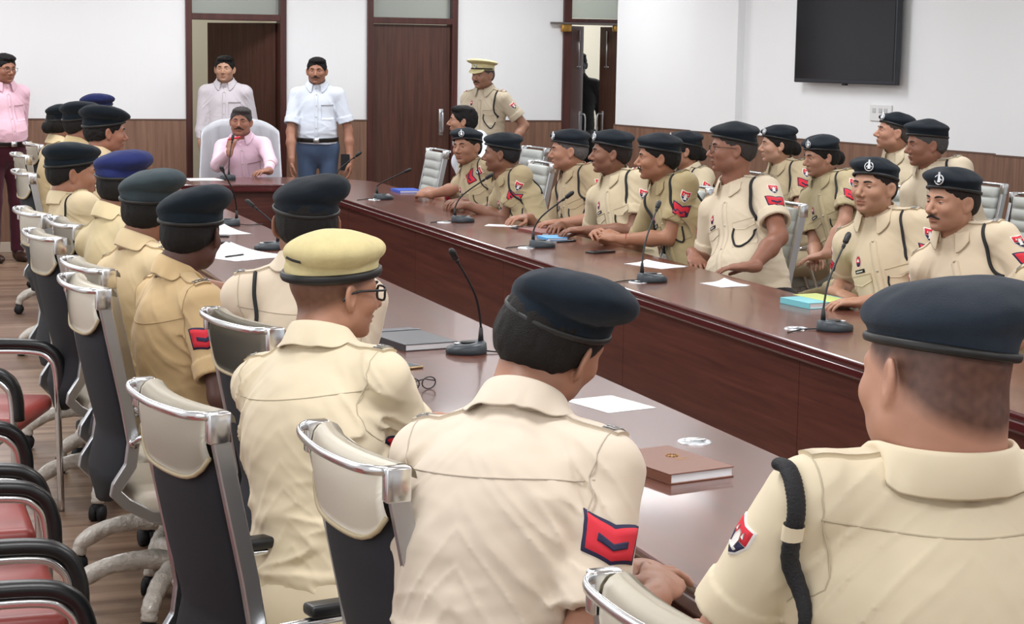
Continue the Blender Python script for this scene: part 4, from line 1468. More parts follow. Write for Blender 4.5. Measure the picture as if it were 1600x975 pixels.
def strip_template(w, l, hgt, mi, n):
    V, F, M = [], [], []
    for i in range(n + 1):
        y = l * (0.5 - i / n)
        V += [(-w / 2, y, -.002), (-w / 2, y, hgt), (w / 2, y, hgt), (w / 2, y, -.002)]
    for i in range(n):
        a, b = i * 4, (i + 1) * 4
        for k in range(3):
            F += [[a + k, b + k, b + k + 1], [a + k, b + k + 1, a + k + 1]]; M += [mi, mi]
    return np.array(V, f32), np.array(F, np.int32), np.array(M, np.int32)
T_PLACKET = strip_template(.032, .40, .0035, 2, 24)

def march(field, P, N, steps=26):
    P = P.copy()
    for _ in range(steps):
        d = field(P)
        P = P - np.clip(d, -0.02, 0.06)[:, None] * 0.85 * N
    return P
def sew(field, tpl, c, T, B, N, s=1.0):
    """lay the flat template on the cloth: c centre near the surface, T right, B up, N outward"""
    V, F, M = tpl
    c = np.asarray(c, f32)
    P0 = c + V[:, :1] * T * s + V[:, 1:2] * B * s + N * 0.07
    Q = march(field, P0.astype(f32), N.astype(f32))
    Q = Q + N * V[:, 2:3]
    return Q, F, M
def press(field, P, gap=0.004, it=6):
    """push points to lie at `gap` outside the cloth"""
    P = P.astype(f32).copy()
    e = 0.004
    for _ in range(it):
        d = field(P)
        g = np.stack([field(P + A(e, 0, 0)) - d, field(P + A(0, e, 0)) - d, field(P + A(0, 0, e)) - d], 1)
        g /= np.maximum(1e-6, np.sqrt((g * g).sum(1)))[:, None]
        P = P + g * (gap - d)[:, None] * 0.8
    return P
def unit_rows(v):
    return v / np.maximum(1e-6, np.sqrt((v * v).sum(1)))[:, None]
def tube_arrays(P, r, n=7, closed=False, flat=1.0):
    P = np.asarray(P, f32)
    N = len(P)
    V = []
    u = A(0.1, 0.2, 1)
    for i in range(N):
        t = unit((P[(i + 1) % N] - P[(i - 1) % N]) if closed else (P[min(i + 1, N - 1)] - P[max(i - 1, 0)]))
        s = unit(np.cross(t, u)); u = unit(np.cross(s, t))
        rr = r[i] if isinstance(r, (list, tuple, np.ndarray)) else r
        for k in range(n):
            V.append(P[i] + s * rr * math.cos(2 * PI * k / n) + u * rr * flat * math.sin(2 * PI * k / n))
    F = []
    for i in range(N if closed else N - 1):
        a, b = i * n, ((i + 1) % N) * n
        for k in range(n):
            F.append((a + k, a + (k + 1) % n, b + (k + 1) % n, b + k))
    return np.array(V, f32), np.array(F, np.int32)
def np_spline(pts, n=8, closed=False):
    return np.array([tuple(v) for v in spline([tuple(map(float, p)) for p in pts], n, closed)], f32)

# ------------------------------------------------------------------ one person
def compute_person(s):
    out = []          # (part name, V, F, materials, per-vertex tint, per-face material, parent part)
    H = A(*s['H'])
    k = s.get('k', 1.0)
    Rh = frame_az(s['az'], s.get('hp', 0), s.get('hr', 0))
    HS = A(1, 1.02, 0.95)
    Rhk = Rh
    fat = s.get('fat', 0.2)
    jowl = s.get('jowl', fat)
    Pv = A(*s['pel'])
    Fh = A(math.cos(math.radians(s['az'])), math.sin(math.radians(s['az'])), 0)
    Ft = A(math.cos(math.radians(s['taz'])), math.sin(math.radians(s['taz'])), 0)
    nk = s.get('nk', (0.030, 0.128))
    N = s.get('N')
    N = A(*N) if N is not None else H - Fh * 0.01 - Ft * nk[0] - A(0, 0, nk[1] * k)
    U = unit(N - Pv)
    F = unit(Ft - U * float(Ft @ U))
    L = np.cross(U, F)
    Tm = np.stack([F, L, U]).astype(f32)
    LT = float(np.linalg.norm(N - Pv))
    w = s.get('w', 1.0)
    hun = s.get('hunch', 0.0)
    shw = 0.172 * w
    sag = s.get('shdrop', 0.082)
    fwd = s.get('shfwd', 0.0)
    SH = {}
    for sd, nm in ((1, 'L'), (-1, 'R')):
        SH[nm] = N - U * sag + L * (sd * shw) + F * fwd
    neck_top = H + (A(-0.022, 0, -0.045) * k) @ Rh
    nr = s.get('neckr', 0.057 + 0.010 * fat)
    bone = {}
    hands = s.get('hands', {})
    for nm, sd in (('L', 1), ('R', -1)):
        hd = hands.get(nm)
        if hd is None:
            Wp = Pv + F * 0.27 + L * (sd * 0.12) + A(0, 0, 0.10)
            a = unit(F - L * sd * 0.4); n = A(0, 0, 1); curl = 0.5
        else:
            Wp = A(*hd[0])
            az, pt = hd[1], hd[2]
            a = A(math.cos(math.radians(az)) * math.cos(math.radians(pt)), math.sin(math.radians(az)) * math.cos(math.radians(pt)), math.sin(math.radians(pt)))
            n = hd[3] if len(hd) > 3 and hd[3] is not None else A(0, 0, 1)
            curl = hd[4] if len(hd) > 4 else 0.5
        pole = s.get('pole' + nm)
        pole = A(*pole) if pole is not None else (L * sd * 0.5 - U * 0.6 - F * 0.45)
        E = ik(SH[nm], Wp, 0.285 * k, 0.25 * k, pole)
        bone[nm] = (SH[nm], E, Wp, a, n, curl)
    # ---- skin
    fb = Field()
    def head_fn(p):
        return sd_head(((p - H) @ Rhk.T) / (k * HS), jowl=jowl) * k
    fb.add(H, 0.19, head_fn, 0.02)
    fb.add((neck_top + N) / 2, 0.2, lambda p: smin(s_cone(p, neck_top, N + U * 0.02, nr, nr), s_cone(p, N + U * 0.02, N - U * 0.07, nr, 0.05), 0.01), 0.022)
    mid = N * 0.5 + Pv * 0.5 - F * hun
    fb.add((N + mid) / 2, 0.35, lambda p: s_cone(p, N - U * 0.09, mid, 0.06, 0.07), 0.03)
    if not s.get('standing'):
        fb.add((Pv + mid) / 2, 0.35, lambda p: s_cone(p, mid, Pv, 0.07, 0.07), 0.03)
    arm_k = s.get('arm', 1.0)
    for nm, sd in (('L', 1), ('R', -1)):
        S_, E_, W_, a_, n_, c_ = bone[nm]
        def arm(p, S_=S_, E_=E_, W_=W_):
            d = s_cone(p, S_, E_, 0.046 * arm_k, 0.037 * arm_k)
            d = smin(d, s_cone(p, E_, E_ * 0.62 + W_ * 0.38, 0.037 * arm_k, 0.040 * arm_k), 0.02)
            d = smin(d, s_cone(p, E_ * 0.62 + W_ * 0.38, W_, 0.040 * arm_k, 0.0265 * (0.6 + 0.4 * arm_k)), 0.02)
            d = smin(d, s_cone(p, N - U * 0.08, S_, 0.045, 0.044), 0.03)
            return d
        fb.add((S_ + W_) / 2, float(np.linalg.norm(S_ - W_)) / 2 + 0.26, arm, 0.02)
        hand_field(fb, W_ + a_ * 0.01, a_, n_, -sd, c_, k * s.get('handk', 1.0), 0.05)
    pts = [H, N, Pv] + [b for nm in 'LR' for b in bone[nm][:3]] + [bone[nm][2] + bone[nm][3] * 0.19 for nm in 'LR']
    P_ = np.array(pts)
    lo, hi = P_.min(0) - 0.15, P_.max(0) + 0.15
    if s.get('standing'):
        lo[2] = min(bone['L'][2][2], bone['R'][2][2]) - 0.22
    h = s.get('h', 0.0045)
    V, Fc = polygonise(fb, lo, hi, h)
    q = ((V - H) @ Rhk.T) / (k * HS)
    tint = head_tint(q, None, s)
    out.append(('body', V, Fc, ['skin'], tint, None, None))
    # ---- shirt
    fs = Field()
    def frame_pts(p, t, df=0.0, dl=0.0):
        c = Pv + (N - Pv) * t + F * df - F * hun * math.sin(PI * min(1, max(0, t)))
        return (p - c) @ Tm.T
    tall = LT / 0.55
    def torso(p):
        d = s_ell(frame_pts(p, 0.02, 0.01), (0, 0, 0), (0.125 + 0.05 * fat, (0.160 + 0.03 * fat) * w, 0.13))
        d = smin(d, s_ell(frame_pts(p, 0.28, 0.015 + 0.05 * fat), (0, 0, 0), (0.118 + 0.07 * fat, (0.148 + 0.05 * fat) * w, 0.17 * tall)), 0.07)
        d = smin(d, s_ell(frame_pts(p, 0.64, 0.0), (0, 0, 0), (0.118 + 0.02 * fat, (0.168 + 0.015 * fat) * w, 0.185 * tall)), 0.07)
        d = smin(d, s_cone(p, SH['L'] * 0.93 + SH['R'] * 0.07, SH['R'] * 0.93 + SH['L'] * 0.07, 0.060, 0.060), 0.04)
        for nm in 'LR':
            d = smin(d, s_cone(p, N - U * 0.02, SH[nm] * 0.9 + N * 0.1, 0.060 + 0.008 * fat, 0.052), 0.03)
        return d
    fs.add(0, None, torso, 0.02)
    hemR = {}
    for nm, sd in (('L', 1), ('R', -1)):
        S_, E_, W_, *_r = bone[nm]
        ad = unit(E_ - S_)
        ln = float(np.linalg.norm(E_ - S_))
        sl = s.get('sleeve', 0.70)
        if s.get('longsleeve'):
            def slv(p, S_=S_, E_=E_, W_=W_, ad=ad):
                d = s_cone(p, S_, E_, 0.060 * arm_k, 0.050 * arm_k)
                fd = unit(W_ - E_)
                e = s_cone(p, E_, W_ + fd * 0.01, 0.050 * arm_k, 0.036)
                e = np.maximum(e, (p - W_) @ fd + 0.012)
                cuff = np.maximum(s_cone(p, W_ - fd * 0.07, W_ + fd * 0.03, 0.039, 0.038), np.abs((p - W_) @ fd + 0.042) - 0.03)
                return smin(smin(d, e, 0.02), cuff, 0.004)
            fs.add((S_ + W_) / 2, float(np.linalg.norm(S_ - W_)) / 2 + 0.16, slv, 0.03)
        else:
            HM = S_ + ad * ln * sl
            def slv(p, S_=S_, ad=ad, HM=HM, ln=ln):
                tt = (p - HM) @ ad
                d = s_cone(p, S_, S_ + ad * ln * 1.1, 0.062 * (0.5 + 0.5 * arm_k), 0.062 * arm_k)
                hem = np.maximum(s_cone(p, HM - ad * 0.06, HM + ad * 0.05, 0.0665 * arm_k, 0.069 * arm_k), np.abs(tt + 0.025) - 0.025)
                d = np.minimum(d, hem - 0.0 * tt)
                d = smax(d, tt, 0.002)
                inner = s_cone(p, HM - ad * 0.05, HM + ad * 0.1, 0.052 * arm_k, 0.060 * arm_k)
                inner = np.maximum(inner, -(tt + 0.03))
                return smax(d, -inner, 0.002)
            fs.add((S_ + HM) / 2, ln * 0.5 + 0.12, slv, 0.028)
    fs.add(0, None, lambda p: np.minimum(s_cone(p, N - U * 0.03, N + U * 0.03, 0.02, nr + 0.006), s_cone(p, N + U * 0.03, neck_top + (neck_top - N) * 2, nr + 0.006, nr + 0.006)), 0.006, 'sub')
    if s.get('vneck'):
        vd = unit(F * 0.9 + U * 0.6)
        fs.add(0, None, lambda p: s_cone(p, N + F * (nr + 0.012) - U * 0.03, N + F * 0.2 + U * 0.12, 0.012, 0.04), 0.006, 'sub')
    cutw = s.get('cutw', -0.045 if s.get('belt', True) else 0.03)
    fs.add(0, None, lambda p: (p - Pv) @ U + cutw, 0.004, 'sub')
    wr = s.get('wr', 1.0)
    sdn = s.get('seed', 1.0)
    SL, SR, EL_, ER_ = SH['L'], SH['R'], bone['L'][1], bone['R'][1]
    def disp(p, D):
        r = np.zeros(len(p), f32)
        m = np.abs(D) < 0.03
        if not m.any(): return r
        q = (p[m] - Pv) @ Tm.T
        up = q[:, 2] / LT
        # slack folds: horizontal-ish at the waist, diagonal from the armpits, across the sleeves
        wq = q + 0.02 * np.stack([vnoise(q, 13, sdn), vnoise(q, 11, sdn + 3), vnoise(q, 12, sdn + 5)], 1)
        wst = np.exp(-((up - 0.18) / 0.24) ** 2)
        f1 = np.clip(1 - np.abs(vnoise(wq * A(0.8, 0.7, 2.4), 21, sdn)) * 2.2, 0, 1) ** 1.5
        ar = np.exp(-((np.abs(q[:, 1]) - 0.17) / 0.07) ** 2) * np.exp(-((up - 0.66) / 0.25) ** 2)
        wd = np.stack([wq[:, 0], wq[:, 2] + np.abs(wq[:, 1]) * 1.2, wq[:, 1] * 0.3], 1)
        f2 = np.clip(1 - np.abs(vnoise(wd * A(0.8, 2.2, 1), 22, sdn * 1.7)) * 2.2, 0, 1) ** 1.5
        f3 = vnoise(q, 22, sdn) + 0.4 * vnoise(q * A(1, 1, 1.6), 55, sdn * 3)
        v = 0.0058 * wst * f1 + 0.005 * ar * f2 + 0.0022 * f3 + 0.002 * f2 * (0.5 + 0.5 * vnoise(q, 9, sdn))
        slv_ = np.clip((np.abs(q[:, 1]) - 0.19 * w) / 0.03, 0, 1)
        r[m] = -v * wr * (1 - 0.55 * slv_)
        return r
    fs.add(0, None, disp, 0, 'disp')
    P2 = np.array([N, Pv, SH['L'], SH['R'], bone['L'][1], bone['R'][1]] + ([bone['L'][2], bone['R'][2]] if s.get('longsleeve') else []))
    pad = 0.2 + 0.06 * fat
    lo, hi = P2.min(0) - pad, P2.max(0) + pad
    lo[2] = max(lo[2], Pv[2] - 0.14); hi[2] = min(hi[2], N[2] + 0.12)
    hs = s.get('hs', 0.006)
    V, Fc = polygonise(fs, lo, hi, hs)
    out.append(('shirt', V, Fc, ['cloth'], None, None, None))
    # ---- collar
    ax = unit(neck_top - N)
    fr = unit(F - ax * float(F @ ax)); lf = np.cross(ax, fr)
    rc = nr + 0.007
    nth = 40
    g = math.radians(s.get('cgap', 24))
    rows = []
    prof = [(0.004, -0.016), (0.002, 0.006), (0.0025, 0.038), (0.005, 0.044), (0.010, 0.041), (0.017, 0.014), (0.027, -0.014)]
    for j, (dr, dz) in enumerate(prof):
        r_ = []
        for i in range(nth + 1):
            th = g + (2 * PI - 2 * g) * i / nth
            cfr = math.cos(th)
            front = max(0, (cfr + 0.1) / 1.1)
            hz = dz * (1.15 - 0.4 * front) - 0.012 * front
            rr = rc + dr
            if j >= 5:
                pt = max(0.0, (math.cos(th * 1.0) - 0.35) / 0.65) ** 1.5
                hz -= (0.036 if j == 6 else 0.014) * pt
                rr += (0.016 if j == 6 else 0.006) * pt
            r_.append(N + ax * hz + (fr * math.cos(th) + lf * math.sin(th)) * rr + fr * 0.004)
        rows.append(r_)
    G = np.array(rows, f32)
    for j in (5, 6):
        P = G[j]
        d = fs(P)
        push = press(fs, P, 0.006 if j == 6 else 0.010)
        m = d < (0.006 if j == 6 else 0.010)
        G[j][m] = push[m]
        far = d > 0.02
        if j == 6:
            G[j][far] = (P * 0.4 + push * 0.6)[far]
    Vc = G.reshape(-1, 3)
    Fc = []
    for j in range(len(prof) - 1):
        for i in range(nth):
            a = j * (nth + 1) + i
            Fc.append((a, a + 1, a + nth + 2, a + nth + 1))
    out.append(('collar', Vc, np.array(Fc), ['cloth'], None, None, None, 'solid'))
    # ---- sewn things
    def arm_patch(nm, tpl, dist, sz=1.0, rot=0.0, name='rank_patch', mats=None):
        S_, E_, *_r = bone[nm]
        sd = 1 if nm == 'L' else -1
        ad = unit(E_ - S_)
        Nn = unit(L * sd + F * math.tan(math.radians(rot)))
        Nn = unit(Nn - ad * float(Nn @ ad))
        B = -ad
        T = np.cross(B, Nn)
        c = S_ + ad * dist
        Q, Ft_, Mt = sew(fs, tpl, c, T, B, Nn, sz)
        Q = Q + Nn * (tpl[0][:, 2:3] * (s.get('ph', 1.0) - 1) * (tpl[0][:, 2:3] > 0))
        out.append((name, Q, Ft_, mats or DMATS, None, Mt, None))
    police = s.get('police', True)
    if police:
        rot = s.get('prot', {})
        for nm in s.get('chev', 'LR'):
            arm_patch(nm, T_CHEV, s.get('chd', 0.125), s.get('chs', 1.0), rot.get(nm, 0), 'rank_patch')
        for nm in s.get('shield', 'LR'):
            arm_patch(nm, T_SHIELD, s.get('chd', 0.125) - 0.072 * s.get('chs', 1.0) if s.get('chev', 'LR') else 0.09, s.get('shs', 0.95), rot.get(nm, 0), 'shoulder_badge')
        for nm, sd in (('L', 1), ('R', -1)):
            if nm not in s.get('epaul', 'LR'): continue
            c = N * 0.36 + SH[nm] * 0.64 + U * 0.03
            out_d = unit(SH[nm] - N)
            Nn = unit(U - out_d * float(U @ out_d))
            T = np.cross(-out_d, Nn)
            Q, Ft_, Mt = sew(fs, T_EPAUL, c, T, -out_d, Nn)
            out.append(('epaulette', Q, Ft_, DMATS, None, Mt, None))
            mk = s.get('mark', 'letters')
            if mk:
                tp = T_LETTER if mk == 'letters' else T_STAR
                cc = c + out_d * (0.06 if mk == 'letters' else 0.03)
                if mk == 'letters':
                    Q, Ft_, Mt = sew(fs, tp, cc, T, -out_d, Nn)
                else:
                    Q, Ft_, Mt = sew(fs, tp, cc, T, -out_d, Nn)
                out.append(('shoulder_insignia', Q, Ft_, DMATS, None, Mt, 'epaulette'))
                if mk == 'stars':
                    Q, Ft_, Mt = sew(fs, T_REDBAR, c, T, -out_d, Nn)
                    out.append(('ribbon_bar', Q, Ft_, DMATS, None, Mt, 'epaulette'))
    if s.get('front', True):
        up_c = U - F * 0.1
        for sd in (1, -1):
            c = Pv + (N - Pv) * 0.60 + L * (sd * 0.088 * w) + F * 0.1
            Nn = unit(F + L * sd * 0.25); T = unit(np.cross(U, Nn)); B = np.cross(Nn, T)
            if s.get('pockets', 'LR') and ('L' if sd > 0 else 'R') in s.get('pockets', 'LR'):
                Q, Ft_, Mt = sew(fs, T_POCKET, c, T, B, Nn); out.append(('pocket', Q, Ft_, DMATS, None, Mt, None))
                if police:
                    Q, Ft_, Mt = sew(fs, T_FLAP, c, T, B, Nn); out.append(('pocket_flap', Q, Ft_, DMATS, None, Mt, None))
            if police and sd < 0:
                Q, Ft_, Mt = sew(fs, T_NAME, c + B * 0.068, T, B, Nn); out.append(('name_plate', Q, Ft_, DMATS, None, Mt, None))
                Q, Ft_, Mt = sew(fs, T_CBADGE, c + B * 0.108, T, B, Nn); out.append(('chest_badge', Q, Ft_, DMATS, None, Mt, None))
        c = Pv + (N - Pv) * 0.52 + F * 0.1
        T = unit(np.cross(U, F)); 
        V_, F_, M_ = T_PLACKET
        Q, Ft_, Mt = sew(fs, (V_ * A(1, LT / 0.55 * 0.92, 1), F_, M_), c, T, U, F)
        out.append(('placket', Q, Ft_, DMATS, None, Mt, None))
        for b_ in range(5):
            cb = Pv + (N - Pv) * (0.14 + 0.18 * b_) + F * 0.2
            q = march(fs, cb[None].astype(f32), F[None].astype(f32))[0]
            tV, tF = tube_arrays([q + F * 0.003, q + F * 0.006], 0.0055, 8)
            capF = np.array([[8, 9, 10, 11], [8, 11, 12, 15], [12, 13, 14, 15]])
            out.append(('button', tV, np.concatenate([tF, capF]), ['button'], None, None, 'placket'))
    else:
        pass
    if s.get('yoke'):
        pts = []
        for i in range(25):
            q_ = -1 + 2 * i / 24
            pts.append(N - U * (s.get('yk', 0.105) + 0.02 * (1 - q_ * q_)) + L * (q_ * shw * 1.02) - F * 0.2)
        P = march(fs, np.array(pts, f32), -F[None].astype(f32), 30)
        P = P - F * 0.0004
        V_, F_ = tube_arrays(P, 0.0016, 6)
        out.append(('yoke_seam', V_, F_, ['seam'], None, None, None))
        for nm, sd in (('L', 1), ('R', -1)):
            pts = []
            for i in range(17):
                a = math.radians(-100 + 190 * i / 16)
                pts.append(SH[nm] + L * sd * 0.012 - U * 0.02 + (-F * math.cos(a) + U * math.sin(a)) * 0.12)
            P = press(fs, np.array(pts, f32), 0.0003, 8)
            V_, F_ = tube_arrays(P, 0.0015, 6)
            out.append(('armhole_seam', V_, F_, ['seam'], None, None, None))
    for nm in s.get('lanyard', ''):
        sd = 1 if nm == 'L' else -1
        if s.get('lpath'):
            P = np.array([SH[nm] + F * a_ + L * sd * b_ + U * c_ for a_, b_, c_ in s['lpath']], f32)
            P = np_spline(P, 12)
            P = press(fs, P, s.get('lr', 0.006) * 0.7, 14)
            for _ in range(6):
                P[1:-1] = (P[:-2] + 2 * P[1:-1] + P[2:]) / 4
            n_ = len(P)
            rr = [s['lr'] * (1 + 0.07 * (i % 2)) * min(1.0, 0.35 + (n_ - 1 - i) / n_ * 2.6) for i in range(n_)]
            V_, F_ = tube_arrays(P, rr, 12, flat=0.7)
            out.append(('lanyard', V_, F_, ['cord'], None, None, None))
            m_ = int(n_ * 0.62)
            V_, F_ = tube_arrays(P[m_ - 2:m_ + 3], s['lr'] * 1.18, 12, flat=0.75)
            out.append(('lanyard_tab', V_, F_, ['cloth'], None, None, 'lanyard'))
            continue
        pts = []
        for i in range(26):
            a = math.radians(s.get('la0', -62) + (s.get('la1', 233) - s.get('la0', -62)) * i / 25)
            pts.append(SH[nm] - L * sd * s.get('lin', 0.042) - U * 0.045 + (F * math.cos(a) + U * math.sin(a)) * 0.11)
        P = press(fs, np.array(pts, f32), s.get('lr', 0.006) * 0.8, 14)
        for _ in range(2):
            P[1:-1] = (P[:-2] + 2 * P[1:-1] + P[2:]) / 4
        P = np_spline(P, 3)
        V_, F_ = tube_arrays(P, s.get('lr', 0.006), 8)
        out.append(('lanyard', V_, F_, ['cord'], None, None, None))
        if s.get('lloop', True):
            pc = Pv + (N - Pv) * 0.62 + L * (sd * 0.075 * w) + F * 0.2
            pa = P[2]
            ctrl = [pa, pa * 0.55 + pc * 0.45 - U * 0.10 - F * 0.08, pc - U * 0.085 - L * sd * 0.0, pc - L * sd * 0.035 - U * 0.03, pc - L * sd * 0.03 + U * 0.01]
            PL = np_spline(ctrl, 8)
            PL[4:] = march(fs, (PL[4:] + F * 0.05).astype(f32), F[None].astype(f32)) + F * 0.006
            V_, F_ = tube_arrays(PL, s.get('lr', 0.006) * 0.7, 6)
            out.append(('lanyard_loop', V_, F_, ['cord'], None, None, None))
    # ---- trousers, belt, shoes
    if s.get('legs', True):
        ft = Field()
        stand = s.get('standing')
        hipc = Pv
        def legj(sd):
            hp = Pv + L * (sd * 0.088) - U * 0.01
            if stand:
                kn = A(hp[0], hp[1], 0.50) + F * 0.015 + L * sd * 0.01
                an = A(hp[0], hp[1], 0.10) - F * 0.01 + L * sd * 0.02
            else:
                kd = unit(Ft + np.cross(A(0, 0, 1), Ft) * sd * s.get('kspread', 0.12))
                kn = A(hp[0], hp[1], s.get('kz', 0.52)) + kd * 0.40
                an = A(kn[0], kn[1], 0.12) - Ft * 0.03
            return hp, kn, an
        J = {sd: legj(sd) for sd in (1, -1)}
        def tr(p):
            d = s_ell((p - Pv) @ Tm.T, (0.0, 0, 0.0), (0.128 + 0.05 * fat, (0.166 + 0.03 * fat) * w, 0.16))
            for sd in (1, -1):
                hp, kn, an = J[sd]
                d = smin(d, s_cone(p, hp, kn, 0.092 + 0.01 * fat, 0.066), 0.04)
                d = smin(d, s_cone(p, kn, an, 0.064, 0.056), 0.02)
            d = np.maximum(d, (p - Pv) @ U - 0.075)
            d = np.maximum(d, 0.07 - p[:, 2])
            return d + 0.003 * vnoise((p - Pv) * A(1, 1, 1.0), 30, sdn)
        ft.add(0, None, tr)
        PP = np.array([Pv] + [j for sd in J for j in J[sd]])
        V, Fc = polygonise(ft, PP.min(0) - 0.22, PP.max(0) + A(0.2, 0.2, 0.2), s.get('ht', 0.012))
        out.append(('trousers', V, Fc, ['trouser'], None, None, None))
        def shoe(p):
            d = None
            for sd in (1, -1):
                hp, kn, an = J[sd]
                q = (p - A(an[0], an[1], 0.0)) @ np.stack([Ft, np.cross(A(0, 0, 1), Ft), A(0, 0, 1)]).T
                e = s_ell(q, (0.075, 0, 0.035), (0.125, 0.045, 0.04))
                e = smin(e, s_ell(q, (0.0, 0, 0.07), (0.05, 0.042, 0.06)), 0.03)
                e = np.maximum(e, 0.001 - p[:, 2])
                d = e if d is None else np.minimum(d, e)
            return d
        f2 = Field(); f2.add(0, None, shoe)
        for sd in (1, -1):
            an = J[sd][2]
            f3 = Field(); f3.add(0, None, (lambda p, an=an: _shoe1(p, an, Ft)))
            V, Fc = polygonise(f3, A(an[0] - 0.24, an[1] - 0.24, -0.02), A(an[0] + 0.24, an[1] + 0.24, 0.16), 0.008)
            out.append(('shoe', V, Fc, ['shoe'], None, None, None))
        if s.get('belt', True):
            fl = Field()
            def belt(p):
                return smax(np.abs((p - Pv) @ U - 0.062) - 0.019, torso(p) - 0.009, 0.002)
            fl.add(0, None, belt)
            V, Fc = polygonise(fl, Pv - A(0.26, 0.26, 0.06), Pv + A(0.26, 0.26, 0.2), 0.007)
            out.append(('belt', V, Fc, ['belt'], None, None, None))
            q = march(fl, (Pv + U * 0.062 + F * 0.3)[None].astype(f32), F[None].astype(f32))[0]
            T = unit(np.cross(U, F))
            bv = []
            for du, dt in ((-1, -1), (-1, 1), (1, 1), (1, -1)):
                for o_ in (0.0, 0.006):
                    bv.append(q + U * du * 0.02 + T * dt * 0.024 + F * o_)
            bf = [(1, 3, 5, 7), (0, 1, 7, 6), (0, 2, 3, 1), (2, 4, 5, 3), (4, 6, 7, 5)]
            out.append(('belt_buckle', np.array(bv, f32), np.array(bf), ['silver'], None, None, 'belt'))
    # ---- hair, cap, face furniture, all in head coordinates
    def W(P): return H + (np.asarray(P, f32) * k * HS) @ Rh
    cap = s.get('cap')
    hair = s.get('hair', 'crop')
    if hair:
        th = {'crop': 0.0035, 'short': 0.006, 'full': 0.011, 'receding': 0.004, 'bun': 0.008}[hair]
        fh = Field(); fh.add(0, None, lambda p: sd_hair(p, hair, th))
        V, Fc = polygonise(fh, A(-0.18, -0.12, -0.12), A(0.13, 0.12, 0.165), s.get('hh', 0.004))
        out.append(('hair', W(V), Fc, ['hair'], None, None, None))
    if cap == 'beret':
        cs = s.get('capk', 1.0); bs = s.get('bs', 0.2)
        fc = Field(); rl, pt_, pf = s.get('croll', 12), s.get('cpitch', 8), s.get('puff', 1.0)
        fc.add(0, None, lambda p: sd_beret(p / cs, rl, pt_, pf, s.get('seed', 1.0), s.get('cz', 0.036), s.get('sag', 0.0), bs) * cs)
        V, Fc = polygonise(fc, A(-0.2, -0.2, -0.06), A(0.2, 0.2, 0.2), s.get('hc', 0.0045))
        out.append(('beret', W(V), Fc, ['beret'], None, None, None))
        # leather binding
        bt = []
        for i in range(40):
            a = 2 * PI * i / 40
            x = -0.011 + 0.1085 * math.cos(a); y = 0.0885 * math.sin(a)
            bt.append((x * cs, y * cs, (0.052 + (x + 0.01) * bs + y * 0.05 - 0.014) * cs))
        V_, F_ = tube_arrays(W(bt), s.get('bind', 0.004) * k, 8, closed=True, flat=1.6)
        out.append(('cap_binding', V_, F_, ['binding'], None, None, 'beret'))
        if s.get('capmark'):
            mk_ = np_spline([(-0.100, -0.045, 0.064), (-0.112, -0.026, 0.066), (-0.116, -0.006, 0.070)], 4) * cs
            for _ in range(8):
                dd = fc(mk_)
                mk_ = mk_ - (dd - 0.0005)[:, None] * unit_rows(mk_ * A(1, 1, 0)) * 0.9
            V_, F_ = tube_arrays(W(mk_), 0.0035, 6)
            out.append(('cap_slit', V_, F_, ['cord'], None, None, 'beret'))
        if s.get('capbadge', True):
            y0 = 0.032
            x0 = -0.011 + 0.1085 * math.sqrt(1 - (y0 / 0.0885) ** 2)
            z0 = 0.052 + x0 * bs + 0.018
            nrm = unit(A(0.9, 0.35, 0.1)); tt = unit(np.cross(A(0, 0, 1), nrm)); bb = np.cross(nrm, tt)
            c = A(x0 * cs + 0.004, y0 * cs, z0 * cs)
            parts_V, parts_F = [], []
            def addtube(P, r, cl):
                v, f_ = tube_arrays(P, r, 6, closed=cl)
                b0 = sum(len(x) for x in parts_V)
                parts_V.append(v); parts_F.append(f_ + b0)
            addtube([c + tt * 0.017 * math.cos(2 * PI * i / 12) + bb * 0.019 * math.sin(2 * PI * i / 12) for i in range(12)], 0.0028, True)
            addtube([c - bb * 0.010, c + bb * 0.004, c + bb * 0.030], [0.008, 0.006, 0.004], False)
            addtube([c - tt * 0.011 - bb * 0.003, c + bb * 0.008, c + tt * 0.011 - bb * 0.003], 0.0035, False)
            out.append(('cap_badge', W(np.concatenate(parts_V)), np.concatenate(parts_F), ['silver'], None, None, 'beret'))
    elif cap == 'peaked':
        fc = Field(); fc.add(0, None, lambda p: sd_peaked(p))
        V, Fc = polygonise(fc, A(-0.2, -0.2, -0.02), A(0.2, 0.2, 0.2), 0.005)
        out.append(('cap', W(V), Fc, ['beret'], None, None, None))
        fc = Field(); fc.add(0, None, lambda p: sd_visor(p))
        V, Fc = polygonise(fc, A(0.03, -0.12, -0.03), A(0.18, 0.12, 0.1), 0.003)
        out.append(('visor', W(V), Fc, ['beret'], None, None, 'cap'))
        bt = []
        for i in range(25):
            a = math.radians(-95 + 190 * i / 24)
            x = -0.008 + 0.109 * math.cos(a); y = 0.091 * math.sin(a)
            bt.append((x, y, 0.062 + x * 0.10 - 0.012))
        V_, F_ = tube_arrays(W(bt), 0.0055, 8)
        out.append(('chin_strap', V_, F_, ['cord'], None, None, 'cap'))
        c = A(0.102, 0, 0.082)
        bt = [c + A(0, 0.014 * math.cos(2 * PI * i / 12), 0.016 * math.sin(2 * PI * i / 12)) for i in range(12)]
        V_, F_ = tube_arrays(W(bt), 0.004, 6, closed=True)
        out.append(('cap_badge', V_, F_, ['silver'], None, None, 'cap'))
